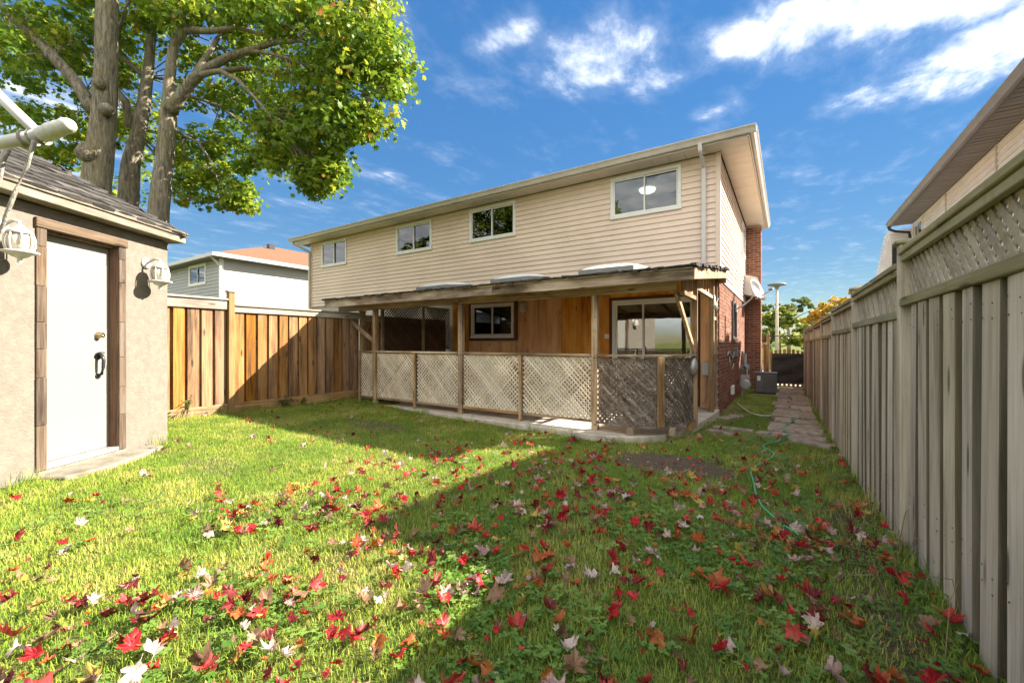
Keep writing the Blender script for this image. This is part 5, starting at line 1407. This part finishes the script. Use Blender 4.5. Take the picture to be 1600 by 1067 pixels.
# crown: foliage blobs (px, py, ahead, half-width px, half-height px, half-depth m, clumps)
BLOBS = [(560, 90, 6.5, 78, 78, 1.0, 64), (600, 40, 6.5, 24, 60, .7, 16), (615, 120, 6.4, 28, 36, .6, 16), (540, 20, 6.6, 70, 60, 1.0, 40), (555, 185, 6.4, 50, 32, .7, 24), (500, 190, 6.6, 60, 50, .9, 36), (505, 250, 6.5, 38, 42, .6, 28), (500, 290, 6.5, 20, 18, .4, 9),
         (440, 200, 7.0, 50, 34, .8, 22), (445, 235, 7.2, 34, 26, .6, 12), (470, 120, 7.2, 70, 60, 1.0, 26), (430, 20, 7.2, 90, 50, 1.2, 46), (340, 10, 7.4, 80, 38, 1.2, 38), (260, 10, 7.6, 60, 40, 1.0, 24), (380, 60, 8.0, 60, 40, .7, 14), (330, 150, 8.2, 60, 46, .6, 17), (400, 165, 7.9, 55, 40, .7, 18), (350, 215, 8.1, 60, 34, .6, 15), (420, 255, 7.4, 30, 20, .4, 7), (300, 90, 8.2, 40, 40, .6, 10), (390, 110, 8.2, 50, 36, .6, 10),
         (310, 262, 7.9, 52, 32, .8, 16), (350, 300, 7.9, 46, 30, .7, 17), (295, 300, 8.2, 32, 28, .6, 10), (370, 262, 8.0, 40, 26, .6, 8), (375, 318, 7.9, 22, 14, .4, 6), (280, 225, 8.4, 32, 30, .5, 7),
         (100, 40, 8.0, 110, 60, 1.2, 40), (130, 110, 8.8, 70, 60, .8, 20), (60, 230, 9.2, 70, 34, .6, 14), (150, 200, 9.2, 60, 50, .6, 16), (230, 190, 9.0, 40, 50, .6, 10), (60, 110, 8.4, 80, 40, .9, 18), (30, 60, 7.0, 60, 60, .9, 14), (90, 190, 8.6, 90, 36, .9, 22), (210, 70, 8.4, 40, 60, .8, 14), (190, 150, 8.6, 34, 50, .6, 9), (120, 245, 9.0, 60, 26, .6, 12), (20, 170, 8.0, 50, 40, .8, 10), (215, 270, 9.0, 30, 40, .5, 8), (200, 230, 9.0, 40, 40, .5, 8)]
cs, rs = [], []
for (px, py, d, hx, hy, hd, k_) in BLOBS:
    for _ in range(k_):
        while True:
            e = rng.uniform(-1, 1, 3)
            if (e ** 2).sum() < 1: break
        d_ = d + e[2] * hd; p = at(px + e[0] * hx, py + e[1] * hy, d_); cs.append(tuple(p)); rs.append(rng.uniform(0.15, 0.40))
upper = at(330, -260, 7.2)
for _ in range(260):
    e = rng.normal(size=3); e /= np.linalg.norm(e); rr_ = rng.uniform(0.45, 1) ** 0.5
    cs.append((upper.x + e[0] * 2.7 * rr_, upper.y + e[1] * 2.9 * rr_, upper.z + e[2] * 2.3 * rr_)); rs.append(rng.uniform(0.25, 0.42))
for _ in range(130):
    e = rng.normal(size=3); e /= np.linalg.norm(e); p = at(60, -120, 8)
    cs.append((p.x + e[0] * 2.2, p.y + e[1] * 2.2, p.z + e[2] * 1.6)); rs.append(rng.uniform(0.25, 0.4))
Pp, Ss, Nn, Rv = clumps(cs, rs, 52, 0.088, 0.3)
add_mesh('crown', leaf_mesh('crown', Pp, Ss, Nn, Rv, M['crown']), maple)
# twigs from limbs to clumps
limbpts = [at(a, b_, c_) for L_ in LIMBS for a, b_, c_, r_ in L_]
tw = MB()
for c in cs[:len(cs) - 390:2]:
    c = Vector(c); q = min(limbpts, key=lambda p: (p - c).length)
    if (q - c).length < 1.6:
        m_ = q.lerp(c, 0.5) + Vector((0, 0, 0.06)); tw.tube([q, m_, c], [0.014, 0.010, 0.004], 5)
tw.build('twig', M['bark'], maple, kind='stuff', fixn=False)


def far_tree(label, cat, base, h, blobs, mat, leaf, per, tr=0.18, nm='maple_tree', group=None):
    t_ = thing(nm, label, cat, base, group)
    B = Vector(base); mb_ = MB()
    top = B + Vector((0, 0, h * 0.8))
    mb_.tube([B + Vector((0, 0, -0.3)), B + Vector((0.05, 0, h * 0.3)), B + Vector((-0.05, 0.1, h * 0.55)), top], [tr, tr * 0.8, tr * 0.5, tr * 0.15], 9, jit=0.1)
    mb_.build('trunk', M['bark'], t_, smooth=True)
    c_, r_ = [], []; br = MB()
    for (dx, dy, dz, rx, ry, rz_, k_) in blobs:
        q = B + Vector((dx, dy, dz)); st = B + Vector((0, 0, min(dz * 0.75, h * 0.6))); br.tube([st, st.lerp(q, 0.5) + Vector((0, 0, 0.1)), q], [tr * 0.35, tr * 0.22, 0.02], 6)
        for _ in range(k_):
            e = rng.normal(size=3); e /= np.linalg.norm(e); f__ = rng.uniform(0.4, 1) ** 0.5
            c_.append((q.x + e[0] * rx * f__, q.y + e[1] * ry * f__, q.z + e[2] * rz_ * f__)); r_.append(rng.uniform(0.5, 1.0) * 0.3 * max(rx, rz_))
    br.build('branch', M['bark'], t_, smooth=True)
    p_, s_, n__, rv_ = clumps(c_, r_, per, leaf, 0.3); rv_ = np.clip(rv_ * 1.3, 0, 1)
    add_mesh('crown', leaf_mesh('crown', p_, s_, n__, rv_, mat, SIMPLE), t_)
    return t_


far_tree('yellow autumn maple rising behind the far end of the right fence', 'tree', (2.7, 30, -0.4), 5.0, [(-0.2, 0, 3.2, 1.3, 1.3, 1.0, 26), (0.6, 0, 4.0, 0.8, 0.9, 0.7, 14), (-1.3, 0, 2.6, 0.9, 1, 0.8, 14), (1.6, 0, 3.0, 1.0, 1, 0.8, 12), (0.5, 0, 2.2, 1.6, 1.4, 0.7, 18)], M['crown_y'], 0.2, 60)
far_tree('pale green rounded tree beyond the gate behind the street lamp', 'tree', (-0.6, 44, -0.4), 5.0, [(-1.2, 0, 3.0, 1.9, 1.5, 1.4, 34), (0.9, 0, 2.6, 1.6, 1.5, 1.2, 30), (-0.2, 0, 3.9, 1.5, 1.2, 0.9, 22), (2.0, 0, 1.6, 1.2, 1.2, 1.0, 18)], M['crown_g'], 0.26, 75)
far_tree('dark umbrella shaped tree rising highest beyond the gate', 'tree', (0.2, 58, -0.4), 6.8, [(-1.6, 0, 5.7, 1.6, 1.2, 0.5, 16), (0.8, 0, 6.1, 1.6, 1.2, 0.5, 16), (2.2, 0, 5.3, 1.2, 1, 0.45, 10), (-0.4, 0, 4.9, 1.5, 1.2, 0.5, 9)], M['crown_d'], 0.28, 45, 0.25, nm='tall_tree')
far_tree('low green tree beyond the gate beside the chimney', 'tree', (-4.6, 46, -0.4), 5.0, [(0, 0, 3.0, 2.2, 1.6, 1.8, 40), (1.5, 0, 1.8, 1.6, 1.4, 1.2, 26)], M['crown_g'], 0.28, 70)
far_tree('low yellow green tree beyond the end of the right fence', 'tree', (2.6, 47, -0.4), 3.6, [(0, 0, 2.0, 1.8, 1.4, 1.3, 32), (2, 0, 1.7, 1.5, 1.3, 1.2, 24)], M['crown_g'], 0.26, 70)
far_tree('tall green tree in a yard far behind the shed', 'tree', (-27, -9, 0), 11, [(0, 0, 7, 3, 3, 3, 40), (-2, 0, 5, 2.5, 2.5, 2, 24), (2, 0, 9, 2.3, 2.3, 2, 24)], M['crown_d'], 0.5, 26, 0.3, nm='tall_tree')
far_tree('tall green tree in a yard behind the lawn', 'tree', (-19, -11, 0), 12, [(0, 0, 8, 3, 3, 3, 40), (-2, 0, 6, 2.5, 2.5, 2, 24), (1.5, 0, 10, 2.3, 2.3, 2, 24)], M['crown_d'], 0.5, 26, 0.3, nm='tall_tree')
# distant hedge line so that the horizon is closed
hc, hr_ = [], []
for x in np.arange(-120, 160, 1.1):
    hc.append((x + rng.normal() * 0.4, 95 + rng.normal() * 2, 1.2 + 1.5 * rng.uniform())); hr_.append(1.6 + rng.uniform())
p_, s_, n__, rv_ = clumps(hc, hr_, 26, 0.7, 0.3)
o = bpy.data.objects.new('distant_trees', leaf_mesh('distant_trees', p_, s_, n__, np.clip(rv_, 0, 1), M['crown_d'], SIMPLE)); COL.objects.link(o); tag(o, 'far belt of dark trees along the horizon', 'trees', kind='stuff')

sl_ = thing('street_lamp', 'slim grey street lamp with flat round head beyond the gate', 'street lamp', (-0.62, 38, -0.4))
mb = MB(); mb.tube([(-0.62, 38, -0.4), (-0.62, 38, 2.5), (-0.62, 38, 5.35)], [0.15, 0.11, 0.08], 12); mb.build('pole', M['conc'], sl_, smooth=True)
mb = MB(); mb.lathe([(0.09, 5.3), (0.14, 5.42), (0.2, 5.5), (0.62, 5.58), (0.64, 5.66), (0.3, 5.76), (0.0, 5.8)], (-0.62, 38, 0), 20); mb.build('lamp_head', M['dish'], sl_, smooth=True)

# ------------------------------------------------------------------ grass, clover (geometry nodes scatter)
def tuft(name, nbl, hgt, rad, wdt, mat):
    mb_ = MB()
    for _ in range(nbl):
        a = random.uniform(0, 2 * math.pi); r_ = rad * math.sqrt(random.random()); x0, y0 = r_ * math.cos(a), r_ * math.sin(a)
        h_ = hgt * random.uniform(0.5, 1.15); ln = random.uniform(0.1, 0.9) * h_; b_ = random.uniform(0, 2 * math.pi); dx, dy = math.cos(b_), math.sin(b_); wx, wy = -dy * wdt / 2, dx * wdt / 2
        mb_.add([(x0 - wx, y0 - wy, -0.01), (x0 + wx, y0 + wy, -0.01), (x0 + wx * .8 + dx * ln * .3, y0 + wy * .8 + dy * ln * .3, h_ * .6), (x0 - wx * .8 + dx * ln * .3, y0 - wy * .8 + dy * ln * .3, h_ * .6), (x0 + dx * ln, y0 + dy * ln, h_)],
                [(0, 1, 2, 3), (3, 2, 4)])
    me_ = mb_.mesh(name, fixn=False); me_.materials.append(mat); return me_


def clover_mesh(name, nlf, mat, big=1.0):
    mb_ = MB()
    for _ in range(nlf):
        a = random.uniform(0, 2 * math.pi); r_ = 0.05 * math.sqrt(random.random()); c = Vector((r_ * math.cos(a), r_ * math.sin(a), random.uniform(0.018, 0.05)))
        for k_ in range(3):
            th = a + k_ * 2.094 + random.uniform(-.2, .2); s_ = 0.0055 * big * random.uniform(0.7, 1.3); d = Vector((math.cos(th), math.sin(th), random.uniform(-.25, .35))).normalized(); sd = Vector((-math.sin(th), math.cos(th), 0))
            mb_.add([c, c + d * s_ * 0.7 + sd * s_ * 0.75, c + d * s_ * 1.7 + sd * s_ * 0.6, c + d * s_ * 1.75 - sd * s_ * 0.6, c + d * s_ * 0.7 - sd * s_ * 0.75], [(0, 1, 2), (0, 2, 3), (0, 3, 4)])
    me_ = mb_.mesh(name, fixn=False); me_.materials.append(mat); return me_


def scatter(name, label, emit, variants, seed, smin, smax, tilt=0.25):
    """one object whose geometry nodes scatter the given meshes by the 'dens' attribute"""
    ob = bpy.data.objects.new(name, emit); COL.objects.link(ob); tag(ob, label, kind='stuff')
    ng = bpy.data.node_groups.new(name + '_scatter', 'GeometryNodeTree')
    ng.interface.new_socket('Geometry', in_out='INPUT', socket_type='NodeSocketGeometry'); ng.interface.new_socket('Geometry', in_out='OUTPUT', socket_type='NodeSocketGeometry')
    N = ng.nodes; L = ng.links
    gi = N.new('NodeGroupInput'); go = N.new('NodeGroupOutput'); jn = N.new('GeometryNodeJoinGeometry')
    for i, me_ in enumerate(variants):
        src = bpy.data.objects.new(name + '_tuft', me_)     # not linked to the scene: only read by the nodes
        dp = N.new('GeometryNodeDistributePointsOnFaces'); dp.distribute_method = 'RANDOM'
        na = N.new('GeometryNodeInputNamedAttribute'); na.data_type = 'FLOAT'; na.inputs['Name'].default_value = 'dens'
        ml = N.new('ShaderNodeMath'); ml.operation = 'MULTIPLY'; ml.inputs[1].default_value = 1 / len(variants); L.new(na.outputs['Attribute'], ml.inputs[0])
        L.new(gi.outputs[0], dp.inputs['Mesh']); L.new(ml.outputs[0], dp.inputs['Density']); dp.inputs['Seed'].default_value = seed + i
        oi = N.new('GeometryNodeObjectInfo'); oi.inputs['Object'].default_value = src; oi.inputs['As Instance'].default_value = True
        ip = N.new('GeometryNodeInstanceOnPoints'); L.new(dp.outputs['Points'], ip.inputs['Points']); L.new(oi.outputs['Geometry'], ip.inputs['Instance'])
        rv_ = N.new('FunctionNodeRandomValue'); rv_.data_type = 'FLOAT_VECTOR'; rv_.inputs[0].default_value = (-tilt, -tilt, 0); rv_.inputs[1].default_value = (tilt, tilt, 6.283); rv_.inputs['Seed'].default_value = seed + 50 + i
        L.new(rv_.outputs[0], ip.inputs['Rotation'])
        rs_ = N.new('FunctionNodeRandomValue'); rs_.data_type = 'FLOAT'; rs_.inputs[2].default_value = smin; rs_.inputs[3].default_value = smax; rs_.inputs['Seed'].default_value = seed + 90 + i
        L.new(rs_.outputs[1], ip.inputs['Scale']); L.new(ip.outputs[0], jn.inputs[0])
    L.new(jn.outputs[0], go.inputs[0])
    md = ob.modifiers.new('scatter', 'NODES'); md.node_group = ng
    return ob


def emitter(name, x0, x1, y0, y1, step, fn):
    xs, ys = np.arange(x0, x1 + 1e-6, step), np.arange(y0, y1 + 1e-6, step); k_ = len(xs)
    vs_ = [(x, y, ground_z(x, y)) for y in ys for x in xs]; fs_ = [(j * k_ + i, j * k_ + i + 1, (j + 1) * k_ + i + 1, (j + 1) * k_ + i) for j in range(len(ys) - 1) for i in range(k_ - 1)]
    me_ = bpy.data.meshes.new(name); me_.from_pydata(vs_, [], fs_); a = me_.attributes.new('dens', 'FLOAT', 'POINT'); a.data.foreach_set('value', [fn(v[0], v[1]) for v in vs_]); return me_


def allowed(x, y):
    if x > FX(y) + 0.05 or x < -7.98: return 0.0
    if inpoly(x, y, SLAB): return 0.0
    if y > HY0 - 0.05 and x < HX1 + 0.02: return 0.0
    if y > 7.05 and -0.25 < x < 0.5: return 0.16
    u, v = shed_uv(x, y)
    if -6.2 < u < -4.08 and 2.2 < v < 5.02: return 0.0
    if -4.1 < u < -3.76 and 3.55 < v < 4.7: return 0.0
    if v < 0.55: return 0.0
    if abs(u) > v * 1.35 + 0.5: return 0.0
    return 1.0


def dens_grass(x, y):
    a = allowed(x, y)
    if a == 0: return 0.0
    u, v = shed_uv(x, y); d = 2100 if v < 2.6 else (1600 if v < 4.2 else 1000)
    k_ = max(0.0, 1.0 - 1.0 * bare(x, y))
    nz = 0.80 + 0.55 * mnoise.noise((x * 1.7, y * 1.7, 9.1)) + 0.3 * mnoise.noise((x * 5.5, y * 5.5, 4.1))
    return max(0, a * d * k_ * nz)


def dens_clover(x, y):
    a = allowed(x, y)
    if a == 0: return 0.0
    u, v = shed_uv(x, y); k_ = (1 - bare(x, y)) * (0.12 + 0.75 * sst(-3.0, -0.8, x)) * sst(-0.25, 0.35, mnoise.noise((x * 1.2, y * 1.2, 33.0)) + 0.12)
    return a * k_ * (260 if v < 3.2 else 110)


scatter('grass', 'short green grass of the lawn', emitter('grass', -8, 0.72, 0.2, 15.9, 0.12, dens_grass), [tuft('grass_tuft', 10, 0.033, 0.045, 0.0032, M['grass']), tuft('grass_tuft', 10, 0.024, 0.05, 0.0038, M['grass']), tuft('grass_tuft', 7, 0.046, 0.04, 0.0028, M['grass'])], 3, 0.65, 1.25)
scatter('clover', 'clover and small broad weeds growing in the lawn', emitter('clover', -8, 0.72, 0.2, 9, 0.15, dens_clover), [clover_mesh('clover_tuft', 12, M['clover']), clover_mesh('clover_tuft', 6, M['clover'], 1.35)], 21, 0.8, 1.4)
def dens_edge(x, y):
    if not allowed(x, y): return 0.0
    u, v = shed_uv(x, y); e = 0
    if abs(u + 4.05) < 0.12 and 3.0 < v < 5.1: e = 1
    if x > FX(y) - 0.16: e = max(e, 0.55)
    if x < -7.82 and y < 6: e = max(e, 0.8)
    if inpoly(x, y + 0.14, SLAB) or inpoly(x - 0.12, y + 0.05, SLAB): e = max(e, 0.45)
    return 260 * e * max(0, 0.6 + 0.8 * mnoise.noise((x * 3, y * 3, 2)))
scatter('tall_grass', 'longer uncut grass along walls and fences', emitter('tall_grass', -8, 0.72, 0.2, 12, 0.06, dens_edge), [tuft('tall_tuft', 9, 0.13, 0.05, 0.004, M['grass']), tuft('tall_tuft', 6, 0.19, 0.04, 0.004, M['grass'])], 61, 0.6, 1.25, 0.3)

# dry stems by the right fence
mb = MB()
for _ in range(46):
    y_ = random.choice([random.uniform(1.2, 3.6), random.uniform(1.5, 2.8), random.uniform(3, 5)]); x_ = FX(y_) - random.uniform(0.03, 0.28); z_ = ground_z(x_, y_)
    L_ = random.uniform(0.12, 0.42); a = random.uniform(0, 6.28); lean = random.uniform(0.2, 1.0)
    mb.tube([(x_, y_, z_), (x_ + 0.3 * L_ * lean * math.cos(a), y_ + 0.3 * L_ * lean * math.sin(a), z_ + 0.55 * L_), (x_ + L_ * lean * math.cos(a) * .9, y_ + L_ * lean * math.sin(a) * .9, z_ + L_ * (0.9 - 0.55 * lean))], [0.0022, 0.0018, 0.0008], 4)
o = mb.build('dry_stems', M['dry'], fixn=False); tag(o, 'dry bent stems and straw at the foot of the right fence', kind='stuff')


def weed(loc, h_, k_, label):
    t_ = thing('weed_plant', label, 'weed', loc, 'weeds at the foot of the left fence'); B = Vector(loc); st = MB(); ps, ns_ = [], []
    for _ in range(k_):
        a = random.uniform(0, 6.28); e = B + Vector((0.45 * h_ * math.cos(a), 0.45 * h_ * math.sin(a), h_ * random.uniform(0.5, 1))); m_ = B.lerp(e, 0.5) + Vector((0, 0, 0.1 * h_)); st.tube([B, m_, e], [0.004, 0.003, 0.001], 5)
        for q in range(6):
            f__ = 0.3 + 0.7 * q / 5; p = B.lerp(m_, f__ * 2) if f__ < 0.5 else m_.lerp(e, f__ * 2 - 1); ps.append(tuple(p + Vector((random.uniform(-.03, .03), random.uniform(-.03, .03), 0)))); ns_.append((random.uniform(-.5, .5), random.uniform(-.5, .5), 0.8))
    st.build('stem', M['dry'], t_)
    N_ = len(ps); add_mesh('foliage', leaf_mesh('foliage', np.array(ps), np.full(N_, 0.055) * rng.uniform(0.7, 1.5, N_), np.array(ns_), rng.uniform(0, 0.7, N_), M['crown_d'], SIMPLE), t_)


weed((-7.86, 2.72, ground_z(-7.86, 2.72)), 0.34, 5, 'leafy weed at the sunlit foot of the left fence near the shed')
weed((-7.84, 4.25, ground_z(-7.84, 4.25)), 0.30, 7, 'bushy green weed at the shaded foot of the left fence')
weed((-7.84, 4.62, ground_z(-7.84, 4.62)), 0.16, 4, 'small low weed right of the bushy weed by the fence')

# ------------------------------------------------------------------ fallen maple leaves
OUT = []
HALF = [(0.0, 1.0), (0.10, 0.80), (0.17, 0.84), (0.15, 0.55), (0.32, 0.68), (0.36, 0.60), (0.56, 0.58), (0.46, 0.44), (0.50, 0.38), (0.30, 0.20), (0.50, 0.12), (0.58, -0.02), (0.40, -0.06), (0.12, -0.12), (0.05, -0.20)]
OUT = HALF + [(0, -0.16)] + [(-x, y) for x, y in reversed(HALF[1:])]


def leaf_shape(seed):
    r_ = random.Random(seed); st = r_.uniform(0.85, 1.15); k_ = len(OUT); crv = r_.uniform(-0.7, 0.9); fold = r_.uniform(0.1, 1.0) * r_.choice((1, 1, -1)); tw_ = r_.uniform(-0.7, 0.7)
    vs_ = []
    for ring in (1.0, 0.5):
        for (x, y) in OUT:
            x_, y_ = x * ring * st * (1 + 0.25 * math.sin(seed * 1.7) * (1 if x > 0 else -1)), (y - 0.25) * ring * (1 + 0.12 * math.cos(seed * 2.3))
            x_ += r_.uniform(-.025, .025); y_ += r_.uniform(-.025, .025)
            z = fold * abs(x_) + crv * y_ * y_ + tw_ * x_ * y_ + 0.10 * math.sin(5 * x_ + seed) * math.cos(4 * y_ + seed * 2)
            z += (r_.uniform(-.12, .16) + 0.30 * max(0, math.hypot(x_, y_) - 0.45) * r_.choice((1, 1, -0.6))) if ring == 1.0 else r_.uniform(-.05, .05)
            vs_.append((x_, y_, z))
    vs_.append((0, -0.1, 0.0))
    fs_ = [(i, (i + 1) % k_, k_ + (i + 1) % k_, k_ + i) for i in range(k_)] + [(k_ + i, k_ + (i + 1) % k_, 2 * k_) for i in range(k_)]
    b_ = len(vs_); vs_ += [(-.012, -0.42, 0.02), (.012, -0.42, 0.02), (.01, -0.95, 0.10 + tw_ * .2), (-.01, -0.95, 0.10 + tw_ * .2)]; fs_.append((b_, b_ + 1, b_ + 2, b_ + 3))
    return vs_, fs_


SHAPES = [leaf_shape(s_) for s_ in range(16)]
LMESH = {}
for cn, mt in LEAFC.items():
    for i, (v_, f__) in enumerate(SHAPES):
        me_ = bpy.data.meshes.new('fallen_leaf'); me_.from_pydata(v_, [], f__); me_.materials.append(mt)
        for p in me_.polygons: p.use_smooth = True
        LMESH[cn, i] = me_
HOSEP = [(0.09, 3.02), (-0.15, 3.59), (-0.25, 4.36), (-0.29, 4.73), (-0.14, 5.5), (-0.24, 6.0), (-0.07, 6.98)]


def leaf_label(cn, x, y, v, s_, rot, k_):
    u = shed_uv(x, y)[0]
    if min(math.hypot(x - a, y - b_) for a, b_ in HOSEP) < 0.4: where = 'beside the green hose'
    elif x > FX(y) - 0.4: where = 'close to the foot of the right fence'
    elif abs(x + 1.05) < 0.85 and abs(y - 4.72) < 0.65: where = 'on the bare dirt patch'
    elif y > 4.5 and x > -7: where = 'near the porch slab'
    elif x < -6.6: where = 'near the left fence'
    elif u < -2.9 and 2.9 < v < 5.4: where = 'near the shed doorstep'
    else:
        shade = (x > -2.15 and y > 1.62) or x > -1.2
        where = ('on shaded grass ' if shade else 'on sunlit grass ') + ('in the foreground' if v < 1.9 else ('mid lawn' if v < 3.2 else 'farther back'))
        where += ' at left' if u < -0.45 * v else (' at right' if u > 0.45 * v else ' at centre')
    tilt = max(abs(rot[0]), abs(rot[1]))
    st = 'tilted' if tilt > 0.55 else ('flat' if tilt < 0.22 else 'curled')
    sz = 'large' if s_ > 0.066 else ('small' if s_ < 0.045 else '')
    return ' '.join(q for q in (sz, st, cn if cn != 'pale pink' else 'pale pinkish', 'maple leaf lying', where) if q)


cand = []
tries = 0
while len(cand) < 1750 and tries < 200000:
    tries += 1
    v = 0.75 + 7.5 * random.random() ** 1.25; u = random.uniform(-1.3, 1.3) * v; x = u * COSA - v * SINA; y = u * SINA + v * COSA
    if not (-7.85 < x < FX(y) - 0.06) or y > 12 or allowed(x, y) < 0.5: continue
    if v > 6.2 and y > 8.6: continue
    pr_ = 0.07 + 0.95 * sst(-3.8, -1.4, x) * sst(6.3, 3.6, y) + 0.25 * sst(-4.5, -3, x) * sst(4.6, 2, y)
    pr_ *= 0.35 + 1.3 * sst(-0.35, 0.45, mnoise.noise((x * 1.5, y * 1.5, 71.0)))
    if v < 2.0 and x < -2: pr_ *= 1.5
    if random.random() > pr_ * (v / 3.0) ** 1.2 * 0.8: continue
    cand.append((v, x, y))
EXTRA = [(-2.02, 2.33), (-1.95, 2.28), (-2.08, 2.25), (-1.9, 2.4), (-0.6, 2.2), (-0.52, 2.15), (-0.63, 2.1), (-0.2, 1.7), (-0.12, 1.66), (-0.9, 1.02), (-0.84, 0.98), (-1.15, 1.25), (-1.1, 1.2), (0.2, 1.45), (0.28, 1.38)]
cand += [(shed_uv(x, y)[1], x, y) for x, y in EXTRA]
sized = []
for (v, x, y) in cand:
    s_ = random.uniform(0.036, 0.074) if random.random() < 0.65 else random.uniform(0.022, 0.038)
    sized.append((s_ / v, v, x, y, s_))
sized.sort(reverse=True)
pool = ['red'] * 25 + ['dark red'] * 14 + ['orange'] * 16 + ['yellow'] * 7 + ['pale pink'] * 18 + ['brown'] * 20
rest = {c: MB() for c in LEAFC}
ex_i = 0
jmat = list(LEAFC)
allrest = MB(); restm = []
for i, (_, v, x, y, s_) in enumerate(q for q in sized if not (bare(q[2], q[3]) > 0.6 and q[3] > 4 and q[4] > 0.045)):
    cn = random.choice(pool)
    if (x, y) in EXTRA and random.random() < 0.7: cn = 'red'
    k_ = random.randrange(16)
    z = ground_z(x, y) + random.uniform(0.03, 0.05) + 0.15 * s_
    rot = (random.gauss(0, 0.45), random.gauss(0, 0.45), random.uniform(0, 6.28))
    if random.random() < 0.12: rot = (random.gauss(0, 0.9), random.gauss(0, 0.9), rot[2])
    if i < 300:
        o = bpy.data.objects.new('fallen_leaf', LMESH[cn, k_]); COL.objects.link(o); o.location = (x, y, z); o.rotation_euler = rot; o.scale = (s_, s_, s_)
        tag(o, leaf_label(cn, x, y, v, s_, rot, k_), 'leaf', 'maple leaves fallen on the lawn')
    else:
        mt_ = Matrix.Translation((x, y, z)) @ (Matrix.Rotation(rot[2], 4, 'Z') @ Matrix.Rotation(rot[1], 4, 'Y') @ Matrix.Rotation(rot[0], 4, 'X')) @ Matrix.Scale(s_, 4)
        v_, f__ = SHAPES[k_]; n0 = len(f__); allrest.add([mt_ @ Vector(q) for q in v_], f__); restm += [jmat.index(cn)] * n0
me_ = bpy.data.meshes.new('leaf_litter'); me_.from_pydata(allrest.v, [], allrest.f)
LIT = {c: leafmat(c.replace(' ', '_') + '_litter', [(e.position, tuple(e.color)[:3]) for e in next(nd for nd in LEAFC[c].node_tree.nodes if nd.type == 'VALTORGB').color_ramp.elements], attr='rnd', trans=0.2) for c in jmat}
for c in jmat: me_.materials.append(LIT[c])
me_.polygons.foreach_set('material_index', restm)
nv_ = len(SHAPES[0][0]); a = me_.attributes.new('rnd', 'FLOAT', 'POINT'); a.data.foreach_set('value', np.repeat(rng.uniform(0, 1, len(me_.vertices) // nv_), nv_).astype(np.float32))
o = bpy.data.objects.new('leaf_litter', me_); COL.objects.link(o); tag(o, 'many smaller and farther fallen maple leaves scattered over the lawn', kind='stuff')
